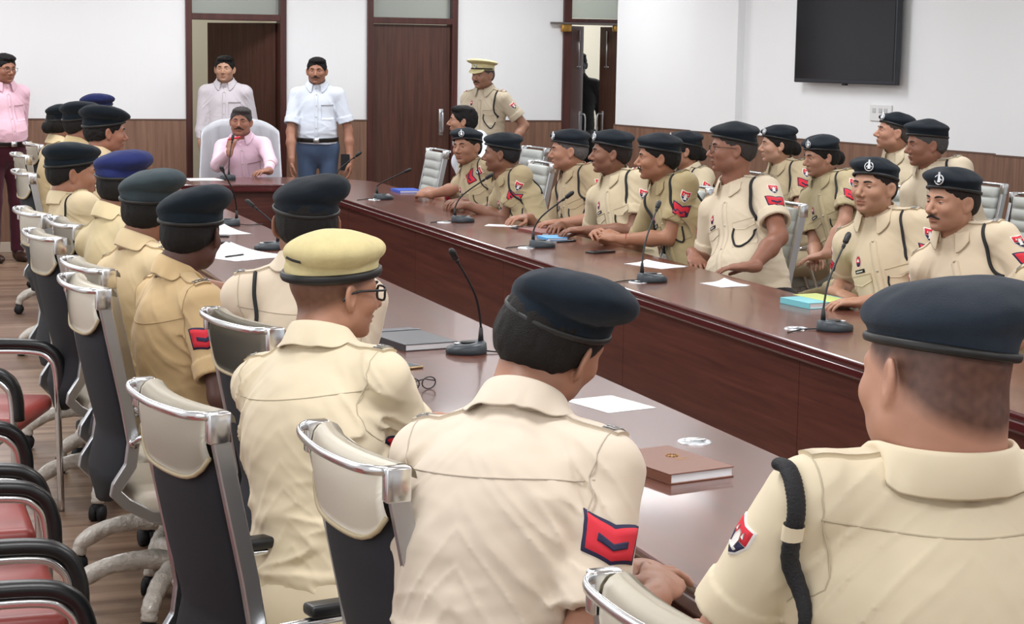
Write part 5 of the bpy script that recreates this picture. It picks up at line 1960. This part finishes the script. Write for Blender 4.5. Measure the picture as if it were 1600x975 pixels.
    if s.get('face', True):
        for sd in (1, -1):
            # eyeball with lid, lash line, white and iris
            nu, nv = 24, 18
            c = A(0.0755, 0.031 * sd, -0.0015); r = 0.0126
            gz = s.get('gaze', 0)
            EV, EF, EM = [], [], []
            for i in range(nv + 1):
                ph = PI * i / nv
                for j in range(nu):
                    a = 2 * PI * j / nu
                    EV.append(c + A(math.sin(ph) * math.cos(a), math.sin(ph) * math.sin(a), math.cos(ph)) * r)
            ga = A(math.cos(math.radians(gz)), math.sin(math.radians(gz)), -0.05)
            for i in range(nv):
                for j in range(nu):
                    q = (i * nu + j, (i + 1) * nu + j, (i + 1) * nu + (j + 1) % nu, i * nu + (j + 1) % nu)
                    m_ = (EV[q[0]] + EV[q[2]]) / 2 - c
                    m_ = m_ / r
                    z = m_[2]
                    if z > 0.24: mi = 0
                    elif z > 0.06: mi = 3
                    elif z < -0.25: mi = 0
                    elif float(unit(m_) @ unit(ga)) > 0.82: mi = 2
                    else: mi = 1
                    EF.append(q); EM.append(mi)
            out.append(('eye', W(EV), np.array(EF), ['skin', 'sclera', 'iris', 'lash'], 'white', np.array(EM), None))
            bw = [(0.094, 0.012 * sd, 0.0165), (0.094, 0.022 * sd, 0.020), (0.089, 0.034 * sd, 0.0215), (0.078, 0.046 * sd, 0.016)]
            V_, F_ = tube_arrays(W(np_spline(bw, 4)), [0.003, 0.004, 0.0044, 0.0046, 0.0046, 0.0046, 0.0044, 0.0042, 0.0038, 0.0034, 0.0028, 0.002, 0.001], 6, flat=0.8)
            out.append(('eyebrow', V_, F_, ['hairdark'], None, None, None))
        ms = s.get('moustache', 0)
        if ms:
            def mo(p):
                ps = np.stack([p[:, 0], np.abs(p[:, 1]), p[:, 2]], 1)
                d = s_cone(ps, (0.1015, 0.003, -0.055), (0.0905, 0.024 + 0.007 * ms, -0.0655), 0.0052 * (0.8 + 0.2 * ms), 0.0035)
                return d + 0.0008 * vnoise(p, 500)
            fm = Field(); fm.add(0, None, mo)
            V, Fc = polygonise(fm, A(0.07, -0.045, -0.09), A(0.12, 0.045, -0.035), 0.002)
            out.append(('moustache', W(V), Fc, ['hairdark'], None, None, None))
    gl = s.get('glasses')
    if gl:
        rw = 0.003 if gl == 'thick' else 0.0014
        VV, FF = [], []
        def ad_(P, r, cl):
            v, f_ = tube_arrays(W(P), r, 6, closed=cl)
            b0 = sum(len(x) for x in VV); VV.append(v); FF.append(f_ + b0)
        for sd in (1, -1):
            ad_([(0.108 - 0.010 * abs(math.cos(2 * PI * i / 16) * 0.024 + 0.032) / 0.056, sd * (0.033 + 0.0245 * max(-1, min(1, 1.15 * math.cos(2 * PI * i / 16)))), -0.004 + 0.017 * max(-1, min(1, 1.2 * math.sin(2 * PI * i / 16)))) for i in range(16)], rw, True)
            ad_([(0.098, sd * 0.058, 0.006), (0.08, sd * 0.074, 0.006), (0.02, sd * 0.081, 0.004), (-0.012, sd * 0.083, -0.004), (-0.022, sd * 0.082, -0.02)], rw, False)
        ad_([(0.106, -0.009, 0.0), (0.109, 0, 0.002), (0.106, 0.009, 0.0)], rw, False)
        out.append(('glasses', np.concatenate(VV), np.concatenate(FF), ['frame'], None, None, None))
    if s.get('wristband'):
        nm, kind = s['wristband']
        S_, E_, W_, *_r = bone[nm]
        fd = unit(W_ - E_)
        c = W_ - fd * 0.03
        u_ = unit(np.cross(fd, A(0, 0, 1))); v_ = np.cross(fd, u_)
        ring = [c + (u_ * math.cos(2 * PI * i / 20) + v_ * math.sin(2 * PI * i / 20)) * 0.029 for i in range(20)]
        V_, F_ = tube_arrays(ring, 0.0025 if kind == 'thread' else 0.005, 6, closed=True)
        out.append(('wrist_thread' if kind == 'thread' else 'wristwatch', V_, F_, ['redthread' if kind == 'thread' else 'silver'], None, None, None))
    for ex in s.get('extra', []):
        out.append(ex(fs, dict(N=N, Pv=Pv, U=U, F=F, L=L, SH=SH, bone=bone, H=H, W=W)))
    return out
def _shoe1(p, an, Ft):
    q = (p - A(an[0], an[1], 0.0)) @ np.stack([Ft, np.cross(A(0, 0, 1), Ft), A(0, 0, 1)]).T
    e = s_ell(q, (0.075, 0, 0.035), (0.125, 0.045, 0.04))
    e = smin(e, s_ell(q, (0.0, 0, 0.075), (0.05, 0.042, 0.06)), 0.03)
    return np.maximum(e, 0.001 - p[:, 2])
DMATS = ['navyf', 'redf', 'cloth', 'whitef', 'blackp', 'silver']

def cloth_mat(name, c, sheen=0.15):
    return mat(name, c, 0.82, bump=(900, 0.12, 0.0006), sheen=sheen, var=(5, 0.05), spec=0.25)
def person_mats(s):
    sk = s.get('skin', (176, 126, 98))
    mn = sum(sk) / 3; sk = tuple(int(round(c * 0.86 + mn * 0.14)) for c in sk)
    cl = s.get('cloth', (206, 188, 160))
    br = s.get('capcol', (20, 28, 36))
    trc = s.get('trouser', cl)
    hr_ = s.get('haircol', (26, 23, 22))
    D = {
        'skin': mat('skin %d %d %d' % sk, rgb(*sk), 0.48, bump=(240, 0.12, 0.0006), tint=True, spec=0.4, var=(30, 0.07)),
        'cloth': cloth_mat('cloth %d %d %d' % cl, rgb(*cl)),
        'seam': mat('seam %d %d %d' % cl, tuple(v * 0.72 for v in rgb(*cl)), 0.85),
        'trouser': cloth_mat('trouser %d %d %d' % trc, rgb(*trc)),
        'beret': mat('felt %d %d %d' % br, rgb(*br), 0.9, bump=(420, 0.5, 0.0015), sheen=0.06, spec=0.2, var=(40, 0.12)),
        'binding': mat('binding %d' % s.get('bindc', 26), rgb(*([s.get('bindc', 22)] * 3)), 0.5),
        'hair': mat('hair %d %d %d' % hr_, rgb(*hr_), 0.6, bump=(420, 0.9, 0.003), spec=0.22, var=(90, 0.3)),
        'hairdark': mat('brow hair', rgb(24, 20, 18), 0.7),
        'sclera': mat('eye white', rgb(212, 204, 196), 0.3), 'iris': mat('iris', rgb(28, 18, 14), 0.15), 'lash': mat('lash', rgb(30, 22, 20), 0.6),
        'navyf': M_NAVYF, 'redf': M_REDF, 'whitef': mat('white felt', rgb(228, 224, 220), 0.8), 'blackp': M_BLACKP, 'silver': M_SILVER,
        'cord': M_CORD, 'belt': M_BELT, 'shoe': mat('brown leather shoe', rgb(52, 32, 24), 0.35), 'frame': M_BLACKP,
        'button': mat('button', rgb(200, 188, 166), 0.4), 'redthread': mat('red thread', rgb(150, 30, 34), 0.8), 'white': M_PAPER,
    }
    return D
def build_person(s, parts):
    base = Vector((s['pel'][0], s['pel'][1], 0))
    root = empty('person', base, 0, s['label'], 'person', s.get('group'))
    D = person_mats(s)
    made = {}
    lastpar = {}
    for p in parts:
        name, V, F, ms, tint, fm, par = p[:7]
        parent = lastpar.get(par, root) if par else root
        o = np_mesh(name, V, F, [D[m] for m in ms], parent, True, off=tuple(base))
        if tint is not None:
            me = o.data
            at = me.color_attributes.new('tint', 'FLOAT_COLOR', 'POINT')
            if isinstance(tint, str):
                at.data.foreach_set('color', np.ones(len(me.vertices) * 4, f32))
            else:
                at.data.foreach_set('color', tint.astype(f32).ravel())
        if fm is not None:
            o.data.polygons.foreach_set('material_index', np.asarray(fm, np.int32))
        if len(p) > 7:
            md = o.modifiers.new('solid', 'SOLIDIFY'); md.thickness = 0.0028; md.offset = 0
            sb = o.modifiers.new('sub', 'SUBSURF'); sb.levels = 1; sb.render_levels = 1
        if not par:
            lastpar[name] = o
    return root
# ------------------------------------------------------------------ everybody in the room
T = 0.79
NEARC = (214, 196, 170)
PEOPLE = [
 # ---- near row, from the camera outward (they face the table and the far end)
 dict(id='rightbig', label='officer seen from behind at the right edge, shaven nape, thick black lanyard', H=(1.495, 2.37, 1.3), az=104, hp=-6, hr=6, taz=84, pel=(1.46, 2.3, 0.56),
      k=1.13, fat=0.9, w=1.22, jowl=1.0, skin=(184, 130, 104), cloth=(222, 208, 180), fade=1.3, hair=None, cap='beret', capcol=(36, 44, 54), croll=14, cpitch=4, puff=1.03, capk=0.99, capbadge=False, face=False,
      hands={'L': ((1.30, 2.75, 0.78), 60, 0), 'R': ((1.85, 2.8, 0.80), 120, 0)}, chev='', shield='L', chd=0.10, lanyard='L', lr=0.014, lloop=False, front=False, yoke=True, mark=None, h=0.0035, hs=0.005, hc=0.004, nk=(0.02, 0.125), shdrop=0.045, seed=3.0, cz=0.044, belt=False, neckr=0.092, lin=-0.01, la0=50, la1=250, bs=0.1, yk=0.062, lpath=[(-.01, .05, .055), (-.035, .055, .062), (-.07, .06, .045), (-.11, .075, .0), (-.12, .09, -.08), (-.12, .105, -.16), (-.11, .115, -.23)], wr=1.3, ph=2.0),
 dict(id='big', label='bent forward officer seen from behind in a pale pinkish shirt, large red patch', H=(1.19, 3.16, 1.245), az=32, hp=-16, hr=18, taz=46, pel=(0.99, 2.95, 0.53), hunch=0.07,
      k=1.05, fat=0.6, w=1.06, skin=(170, 118, 92), cloth=(214, 200, 182), hair='short', cap='beret', capcol=(20, 30, 40), croll=20, cpitch=2, puff=1.0, capk=0.97, capbadge=False, face=False,
      hands={'R': ((1.33, 2.98, 0.80), 60, 5, (0.3, -0.3, 1), 0.35), 'L': ((1.30, 3.12, 0.80), 20, 0, None, 0.4)}, chd=0.14, chs=1.15, shield='', prot={'R': -48, 'L': 0}, front=False, yoke=True, h=0.0035, hs=0.005, hc=0.004, nk=(0.055, 0.128), seed=1.4, sleeve=0.86, cz=0.046, sag=0.06, belt=False, N=(1.105, 3.1, 1.112), poleR=(-0.3, -0.5, -1), bs=0.12, fade=0.5, wr=1.9, ph=2.4),
 dict(id='khaki', label='officer in a pale yellow khaki beret and thick black glasses, seen from behind', H=(1.05, 4.25, 1.205), az=14, hp=-4, hr=0, taz=42, pel=(0.98, 4.08, 0.5), hunch=0.03,
      k=1.03, fat=0.4, w=1.04, skin=(178, 124, 96), cloth=(222, 208, 180), hair=None, haircol=(50, 40, 36), cap='beret', capcol=(212, 198, 148), croll=6, cpitch=4, puff=0.97, capk=1.04, bind=0.007, capbadge=False, glasses='thick',
      hands={'R': ((1.30, 4.45, 0.80), 40, 0, None, 0.4), 'L': ((1.38, 4.62, 0.80), 0, 0)}, chd=0.15, shield='', prot={'R': -60}, front=False, yoke=True, h=0.0038, hs=0.005, nk=(0.05, 0.13), seed=5.2, fade=1.0, cz=0.048, belt=False, bs=0.14, capmark=True, wr=2.0, ph=2.0),
 dict(id='bk5', label='officer half hidden behind the khaki beret, left ear showing', H=(1.20, 5.20, 1.275), az=80, hp=0, hr=0, taz=70, pel=(1.16, 5.1, 0.52),
      k=1.02, fat=0.3, w=1.02, skin=(150, 100, 78), cloth=(218, 202, 180), hair='short', cap='beret', capcol=(20, 28, 36), croll=12, cpitch=0, capk=1.0, capbadge=False, face=False, lanyard='L', lloop=False,
      hands={'R': ((1.38, 5.35, T), 60, 0), 'L': ((1.42, 5.5, T), 40, 0)}, front=False, yoke=True, seed=6.1, nk=(0.03, 0.13), cz=0.046, belt=False, bs=0.14, chev='', shield='', poleR=(-0.3, -0.2, -1)),
 dict(id='near1', label='dark skinned officer in a tan shirt, red rank patch, seen from behind', H=(0.97, 5.76, 1.195), az=52, hp=-6, hr=0, taz=14, pel=(0.98, 5.72, 0.49), hunch=0.03,
      k=1.02, fat=0.25, w=1.08, skin=(92, 60, 52), cloth=(204, 176, 132), hair='crop', cap='beret', capcol=(20, 30, 38), croll=20, cpitch=2, puff=1.04, capk=1.02, capbadge=False,
      hands={'R': ((1.24, 5.45, T), 30, 0), 'L': ((1.35, 5.9, T), 0, 0)}, chd=0.115, shield='', prot={'R': -32}, front=False, yoke=True, h=0.004, nk=(0.05, 0.13), seed=2.2, sleeve=0.8, cz=0.046, sag=0.02, belt=False, poleR=(-0.1, -0.6, -1), bs=0.14, chs=1.12, wr=1.7, ph=2.0),
 dict(id='gr', label='officer in a faded grey green beret seen from behind', H=(0.94, 6.45, 1.21), az=60, hp=-4, hr=0, taz=25, pel=(0.96, 6.35, 0.5),
      fat=0.2, skin=(150, 100, 76), cloth=(206, 184, 146), hair='short', cap='beret', capcol=(52, 62, 66), croll=14, cpitch=0, puff=1.03, capk=1.03, capbadge=False, face=False,
      hands={'R': ((1.3, 6.5, T), 20, 0), 'L': ((1.4, 6.85, T), 0, 0)}, front=False, seed=4.2, nk=(0.045, 0.13), cz=0.046, sag=0.02, belt=False, bs=0.14),
 dict(id='blue', label='officer in a bright navy blue beret seen from behind', H=(0.965, 7.32, 1.235), az=55, hp=-2, hr=0, taz=25, pel=(0.99, 7.2, 0.5),
      fat=0.2, skin=(150, 100, 76), cloth=(214, 196, 156), hair='short', cap='beret', capcol=(38, 46, 96), croll=10, cpitch=0, puff=1.02, capk=1.03, capbadge=False, face=False,
      hands={'R': ((1.35, 7.2, T), 20, 0), 'L': ((1.4, 7.5, T), 0, 0)}, front=False, seed=7.2, nk=(0.045, 0.13), cz=0.042, belt=False, bs=0.14),
 dict(id='cap4', label='stout officer with a short neck in profile, black beret, near row', H=(0.93, 8.72, 1.19), az=-4, hp=-4, hr=0, taz=20, pel=(1.0, 8.45, 0.49),
      fat=0.6, jowl=1.0, skin=(168, 112, 84), cloth=(222, 204, 168), hair='short', cap='beret', capcol=(20, 30, 38), croll=8, cpitch=4, capk=1.04, capbadge=False, k=1.06,
      hands={'R': ((1.35, 8.8, T), 10, 0), 'L': ((1.4, 9.1, T), 0, 0)}, seed=8.2, lanyard='R', lr=0.005, lloop=False, nk=(0.035, 0.135), cz=0.04, belt=False),
 dict(id='cap3', label='officer in profile beside the wood panel, wide black beret', H=(1.29, 10.45, 1.30), az=6, hp=-4, hr=0, taz=10, pel=(1.2, 10.4, 0.53),
      fat=0.3, skin=(160, 104, 80), cloth=(204, 184, 150), hair='full', haircol=(24, 20, 20), cap='beret', capcol=(18, 26, 34), croll=12, cpitch=-4, puff=1.08, capk=1.04, capbadge=False, k=1.04,
      hands={'R': ((1.55, 10.3, T), 10, 0), 'L': ((1.6, 10.6, T), 0, 0)}, seed=9.2, cz=0.042, belt=False),
 dict(id='cap2', label='officer just beyond the wide bereted profile in the near row', H=(1.32, 11.8, 1.285), az=8, hp=-2, hr=0, taz=10, pel=(1.18, 11.7, 0.52),
      fat=0.2, skin=(160, 104, 80), cloth=(206, 184, 140), hair='short', cap='beret', capcol=(20, 28, 36), croll=12, cpitch=0, puff=1.05, capk=1.06, capbadge=False, k=1.02,
      hands={'R': ((1.6, 11.7, T), 10, 0), 'L': ((1.6, 12.0, T), 0, 0)}, seed=10.2, cz=0.042, belt=False),
 dict(id='bun', label='woman officer with low bun at the far end of near row', H=(1.30, 12.75, 1.25), az=24, hp=-2, hr=0, taz=15, pel=(1.2, 12.65, 0.52),
      fat=0.0, w=0.9, skin=(160, 108, 84), cloth=(206, 186, 148), hair='bun', cap='beret', capcol=(20, 28, 36), croll=12, cpitch=0, capk=1.0, capbadge=False, k=1.0,
      hands={'R': ((1.6, 12.6, T), 10, 0), 'L': ((1.6, 12.9, T), 0, 0)}, seed=11.2, cz=0.04, belt=False),
 dict(id='bluefar', label='officer at the far end whose blue beret shows above the black ones', H=(1.60, 13.35, 1.305), az=20, hp=0, hr=0, taz=0, pel=(1.36, 13.5, 0.52),
      fat=0.1, skin=(160, 104, 80), cloth=(206, 184, 140), hair='short', cap='beret', capcol=(34, 42, 88), croll=8, cpitch=0, capk=1.05, capbadge=False, legs=True,
      hands={'R': ((1.7, 13.2, T), 10, 0), 'L': ((1.7, 13.5, T), 0, 0)}, seed=12.2, cz=0.04, belt=False),
 # ---- far row, from the head of the table toward the camera
 dict(id='R1', label='young officer with a silver cap badge looking toward the camera', H=(3.8, 11.78, 1.145), az=214, hp=0, hr=4, taz=206, pel=(3.98, 11.55, 0.48),
      fat=0.0, w=0.95, skin=(168, 116, 90), cloth=(176, 160, 130), hair='crop', cap='beret', croll=8, cpitch=0, capk=1.0, k=1.0, face=True, gaze=14,
      hands={'L': ((3.62, 12.02, T + .02), 115, 5, (-.4, -.5, .8), 0.7), 'R': ((3.72, 12.38, T + .02), 265, 0, (-.4, .5, .8), 0.7)}, prot={'L': 25}, seed=13.2, lanyard='L', lr=0.005),
 dict(id='R2', label='officer in profile leaning on his elbows, red badge and patch on his arm', H=(3.8, 11.08, 1.14), az=156, hp=-2, hr=0, taz=190, pel=(4.0, 10.8, 0.49), hunch=0.03,
      fat=0.35, skin=(136, 90, 68), cloth=(178, 162, 128), hair='crop', haircol=(36, 34, 36), cap='beret', croll=8, cpitch=2, capk=1.02, capbadge=False, k=1.02,
      hands={'L': ((3.60, 11.12, T + .02), 125, 0, (-.3, -.5, .8), 0.8), 'R': ((3.66, 11.42, T + .02), 200, 0, None, 0.8)}, prot={'L': 15}, chd=0.13, seed=14.2, lanyard='L', lr=0.006, nk=(0.02, 0.15)),
 dict(id='R3', label='greying officer in profile with an arm badge but no rank patch', H=(3.92, 10.22, 1.205), az=166, hp=-2, hr=0, taz=192, pel=(4.04, 9.98, 0.49),
      fat=0.5, skin=(172, 120, 94), cloth=(172, 154, 124), hair='crop', haircol=(88, 84, 84), cap='beret', croll=6, cpitch=2, capk=1.0, k=1.0, chev='',
      hands={'L': ((3.80, 9.98, T + .01), 170, 0), 'R': ((3.72, 10.35, T + .01), 200, 0)}, mark='stars', prot={'L': 10}, seed=15.2, lanyard='LR', lr=0.006),
 dict(id='R4', label='officer with stars on his shoulder straps in profile, pale khaki shirt', H=(3.93, 9.6, 1.225), az=166, hp=0, hr=0, taz=205, pel=(4.06, 9.42, 0.5),
      fat=0.25, skin=(138, 90, 68), cloth=(204, 190, 160), hair='short', haircol=(40, 32, 30), cap='beret', croll=6, cpitch=2, capk=1.02, k=1.01, chev='', capbadge=True,
      hands={'L': ((3.74, 9.44, T + .02), 165, 0, None, 0.6), 'R': ((3.72, 9.80, T + .01), 230, 0)}, mark='stars', prot={'L': 20}, seed=16.2, lanyard='L', lr=0.007),
 dict(id='R5', label='slim officer in profile with clasped hands and a red wrist thread', H=(3.9, 8.88, 1.24), az=164, hp=-2, hr=0, taz=192, pel=(4.08, 8.6, 0.5), hunch=0.02,
      fat=0.0, w=0.95, skin=(172, 116, 86), cloth=(170, 154, 116), hair='short', cap='beret', croll=6, cpitch=4, capk=1.0, k=1.01, capbadge=False, moustache=1,
      hands={'L': ((3.70, 8.86, T + .03), 130, 12, (-.2, -.6, .8), 0.9), 'R': ((3.66, 9.12, T + .03), 250, 12, (-.3, .5, .8), 0.6)}, prot={'L': 15}, chd=0.135, seed=17.2, lanyard='LR', lr=0.007, wristband=('L', 'thread')),
 dict(id='R5b', label='woman officer by the wall hidden behind the officer with clasped hands', H=(4.85, 10.65, 1.18), az=165, hp=0, hr=0, taz=185, pel=(5.0, 10.5, 0.48),
      fat=0.0, w=0.9, skin=(168, 116, 90), cloth=(206, 192, 164), hair='bun', cap='beret', k=0.97, croll=8, cpitch=0, capbadge=True, seed=18.2, lanyard='L', lr=0.006,
      hands={'L': ((4.62, 10.3, 0.62), 170, 0), 'R': ((4.62, 10.75, 0.62), 190, 0)}, chev=''),
 dict(id='R6', label='stout officer in spectacles seated upright, red rank patch and black lanyard', H=(4.06, 8.34, 1.315), az=166, hp=0, hr=0, taz=204, pel=(4.14, 8.12, 0.52),
      fat=1.0, w=1.08, jowl=0.9, skin=(150, 98, 76), cloth=(214, 200, 176), hair='crop', haircol=(60, 54, 52), cap='beret', croll=6, cpitch=0, capk=1.0, k=1.05, capbadge=False, glasses='thin',
      hands={'L': ((3.93, 7.82, T + .0), 150, -4, None, 0.35), 'R': ((3.88, 8.38, T + .0), 260, -20, None, 0.5)}, prot={'L': 28}, chd=0.125, arm=1.15, seed=19.2, lanyard='L', lr=0.008, nk=(0.02, 0.175)),
 dict(id='R7', label='stern officer in three quarter view with a microphone before his chest', H=(3.92, 6.73, 1.245), az=206, hp=2, hr=0, taz=212, pel=(4.1, 6.6, 0.48),
      fat=0.3, w=0.98, skin=(180, 130, 102), cloth=(208, 192, 164), hair='crop', haircol=(40, 34, 32), cap='beret', croll=6, cpitch=2, capk=0.98, k=0.98, face=True, gaze=6, moustache=0,
      hands={'L': ((3.80, 6.56, T - .0), 165, 0), 'R': ((3.84, 6.86, T - .0), 290, -8)}, prot={'L': 22}, chd=0.12, seed=20.2, lanyard='L', lr=0.006, h=0.004, cz=0.038),
 dict(id='R8', label='moustached officer with a silver cap badge beside the stern officer', H=(3.94, 6.18, 1.23), az=190, hp=-2, hr=0, taz=210, pel=(4.18, 6.0, 0.48),
      fat=0.4, w=1.02, skin=(184, 132, 104), cloth=(216, 200, 174), hair='crop', haircol=(40, 32, 30), cap='beret', croll=6, cpitch=4, capk=1.0, k=1.02, face=True, gaze=0, moustache=1,
      hands={'L': ((3.95, 5.75, 0.74), 170, 0), 'R': ((3.92, 6.2, 0.74), 200, 0)}, prot={'L': 22}, chd=0.13, seed=21.2, lanyard='L', lr=0.007, h=0.004, cz=0.038),
 dict(id='K', label='man in a khaki beret cut off by the right edge', H=(4.02, 5.62, 1.225), az=196, hp=0, hr=0, taz=205, pel=(4.30, 5.45, 0.48),
      fat=0.2, skin=(176, 124, 98), cloth=(206, 190, 160), hair='crop', cap='beret', capcol=(196, 176, 130), croll=4, cpitch=2, k=1.0, face=True, moustache=1, bind=0.006,
      hands={'L': ((3.98, 5.3, 0.74), 170, 0), 'R': ((3.95, 5.8, 0.74), 200, 0)}, seed=22.2, capbadge=False),
 # ---- back row along the right wall
 dict(id='F1', label='woman officer with swept back hair by the wall, red rank patch', H=(5.38, 10.42, 1.225), az=165, hp=0, hr=0, taz=200, pel=(5.52, 10.25, 0.50),
      fat=0.0, w=0.9, skin=(190, 140, 114), cloth=(184, 168, 138), hair='bun', cap='beret', k=0.98, croll=10, cpitch=-4, seed=23.2, lanyard='L', lr=0.006, prot={'L': 25},
      hands={'L': ((5.2, 10.0, 0.62), 170, 0), 'R': ((5.2, 10.4, 0.62), 190, 0)}),
 dict(id='F2', label='woman officer with a bun and hands on her lap, by the wall', H=(5.10, 9.35, 1.215), az=180, hp=-8, hr=0, taz=200, pel=(5.28, 9.12, 0.48),
      fat=0.1, w=0.92, skin=(178, 126, 100), cloth=(180, 166, 132), hair='bun', cap='beret', k=0.94, croll=8, cpitch=-2, seed=24.2, lanyard='L', lr=0.006, prot={'L': 25}, chd=0.12,
      hands={'L': ((4.96, 9.0, 0.70), 150, -14, None, 0.4), 'R': ((4.98, 9.16, 0.67), 240, -10, None, 0.4)}, kspread=0.1),
 dict(id='B1', label='officer with a silver cap badge by the wall, looking up and left', H=(5.80, 9.75, 1.335), az=164, hp=6, hr=0, taz=205, pel=(6.0, 9.55, 0.50),
      fat=0.5, jowl=0.8, skin=(176, 122, 96), cloth=(204, 190, 164), hair='crop', haircol=(70, 62, 58), cap='beret', k=0.98, croll=6, cpitch=-2, capk=0.96, seed=25.2, prot={'L': 25},
      hands={'L': ((5.6, 9.3, 0.62), 170, 0), 'R': ((5.6, 9.7, 0.62), 190, 0)}, chev=''),
 dict(id='B2', label='greying officer by the wall leaning forward, beret pulled low', H=(5.42, 8.78, 1.315), az=172, hp=-6, hr=0, taz=205, pel=(5.72, 8.55, 0.50),
      fat=0.5, jowl=0.8, skin=(150, 98, 76), cloth=(214, 200, 176), hair='short', haircol=(78, 76, 76), cap='beret', k=1.02, croll=4, cpitch=8, capk=1.02, capbadge=False, seed=26.2, prot={'L': 25}, lanyard='L', lr=0.007,
      hands={'L': ((5.3, 8.3, 0.66), 170, 0), 'R': ((5.3, 8.75, 0.62), 190, 0)}, chev=''),
 # ---- head of the table and standing
 dict(id='off', label='seated man in a pale pink shirt, hand raised to his microphone', H=(2.93, 15.02, 1.18), az=250, hp=0, hr=-2, taz=252, pel=(3.04, 15.22, 0.50), police=False, fat=0.3, jowl=0.5, w=1.0,
      skin=(168, 112, 88), cloth=(236, 204, 222), trouser=(60, 60, 70), hair='full', haircol=(66, 62, 62), cap=None, moustache=2, longsleeve=True, pockets='L', belt=True,
      hands={'R': ((2.775, 14.68, 0.955), 50, 68, (-.6, -.7, .1), 0.9), 'L': ((3.05, 14.52, T + .02), 215, 0, None, 0.5)}, poleR=(-0.6, -0.3, -1), seed=27.2, k=1.0, handk=0.95, vneck=True),
 dict(id='std1', label='man in a pale grey shirt standing in the open doorway', H=(3.03, 16.25, 1.585), az=250, hp=0, hr=0, taz=252, pel=(3.05, 16.3, 0.94), police=False, fat=0.1, w=1.02, standing=True, chin=0,
      skin=(186, 136, 108), cloth=(204, 198, 204), trouser=(50, 50, 58), hair='full', haircol=(20, 18, 18), cap=None, longsleeve=True, pockets='L', k=0.98,
      hands={'R': ((2.84, 16.2, 0.78), 250, -80, (-.9, .3, 0), 0.3), 'L': ((3.27, 16.3, 0.78), 250, -80, (.9, -.3, 0), 0.3)}, seed=28.2, sag=0.08, vneck=True),
 dict(id='std2', label='moustached man in a pale blue shirt and blue trousers, standing', H=(3.72, 15.72, 1.585), az=250, hp=-2, hr=0, taz=252, pel=(3.745, 15.78, 0.94), police=False, fat=0.2, w=1.04, standing=True,
      skin=(164, 110, 84), cloth=(216, 224, 236), trouser=(76, 94, 124), hair='full', haircol=(22, 20, 22), cap=None, pockets='L', k=0.98, moustache=2, sleeve=0.78,
      hands={'R': ((3.47, 15.58, 0.82), 255, -82, (-.9, .3, 0), 0.45), 'L': ((3.985, 15.60, 0.82), 250, -82, (.9, -.3, 0), 0.45)}, seed=29.2, wristband=('R', 'thread'), vneck=True, cutw=-0.03),
 dict(id='capoff', label='officer in a peaked khaki cap standing behind the far row', H=(5.02, 15.15, 1.575), az=214, hp=-4, hr=0, taz=222, pel=(5.1, 15.2, 0.92), fat=0.3, w=1.02, standing=True, jowl=0.4,
      skin=(160, 112, 88), cloth=(188, 176, 154), trouser=(160, 144, 120), hair='crop', haircol=(80, 74, 72), cap='peaked', capcol=(206, 196, 150), k=1.0, chev='', mark='stars', moustache=1,
      hands={'R': ((4.86, 14.95, 0.85), 240, -80, (-.9, .3, 0), 0.5), 'L': ((5.20, 14.9, 0.98), 200, -30, None, 0.5)}, seed=30.2, lanyard='L', lr=0.007, prot={'L': 20}),
 dict(id='white', label='man in a white shirt with black hair in profile by the door', H=(4.4, 13.75, 1.24), az=164, hp=2, hr=0, taz=195, pel=(4.7, 13.4, 0.50), police=False, fat=0.1,
      skin=(178, 126, 98), cloth=(226, 232, 242), trouser=(60, 60, 70), hair='full', haircol=(20, 18, 18), cap=None, k=1.0, longsleeve=True,
      hands={'L': ((4.3, 13.1, 0.76), 190, -20), 'R': ((4.35, 13.5, 0.70), 190, -10)}, seed=31.2, pockets='L', nk=(0.0, 0.165)),
 dict(id='pink', label='man in pink shirt and maroon trousers standing at the left edge', H=(1.145, 15.7, 1.575), az=296, hp=-6, hr=0, taz=290, pel=(1.13, 15.78, 0.92), police=False, fat=0.6, w=0.98, standing=True, jowl=0.6,
      skin=(168, 110, 84), cloth=(238, 196, 212), trouser=(70, 26, 40), hair='full', haircol=(22, 20, 20), cap=None, longsleeve=True, pockets='L', glasses='thin', moustache=0, shoe=1,
      hands={'R': ((0.98, 15.9, 0.86), 120, -30), 'L': ((1.22, 15.98, 0.86), 160, -30)}, seed=32.2, vneck=True),
 dict(id='sil', label='dark clothed person in the passage beyond the half open door', H=(6.62, 17.05, 1.66), az=250, hp=0, hr=0, taz=250, pel=(6.66, 17.1, 0.95), police=False, fat=0.1, standing=True, face=False,
      skin=(40, 30, 28), cloth=(16, 16, 18), trouser=(14, 14, 16), hair='full', haircol=(12, 12, 12), cap=None, longsleeve=True, k=1.0, pockets='',  # near-black skin, hair and clothes carry the silhouette's shade
      hands={'R': ((6.45, 17.0, 0.8), 250, -80), 'L': ((6.9, 17.1, 0.8), 250, -80)}, seed=33.2),
]
G_NEAR = 'officers seated along the near side of the table'
G_FAR = 'officers seated along the far side of the table'
G_BACK = 'officers seated along the right wall'
for i, s in enumerate(PEOPLE):
    s['group'] = G_NEAR if i < 12 else (G_FAR if s['id'] in ('R1', 'R2', 'R3', 'R4', 'R5', 'R6', 'R7', 'R8', 'K') else (G_BACK if s['id'] in ('R5b', 'F1', 'F2', 'B1', 'B2') else None))
    if s['group'] is None: s.pop('group')
with ThreadPoolExecutor(4) as ex:
    RES = list(ex.map(compute_person, PEOPLE))
for s, r in zip(PEOPLE, RES):
    build_person(s, r)
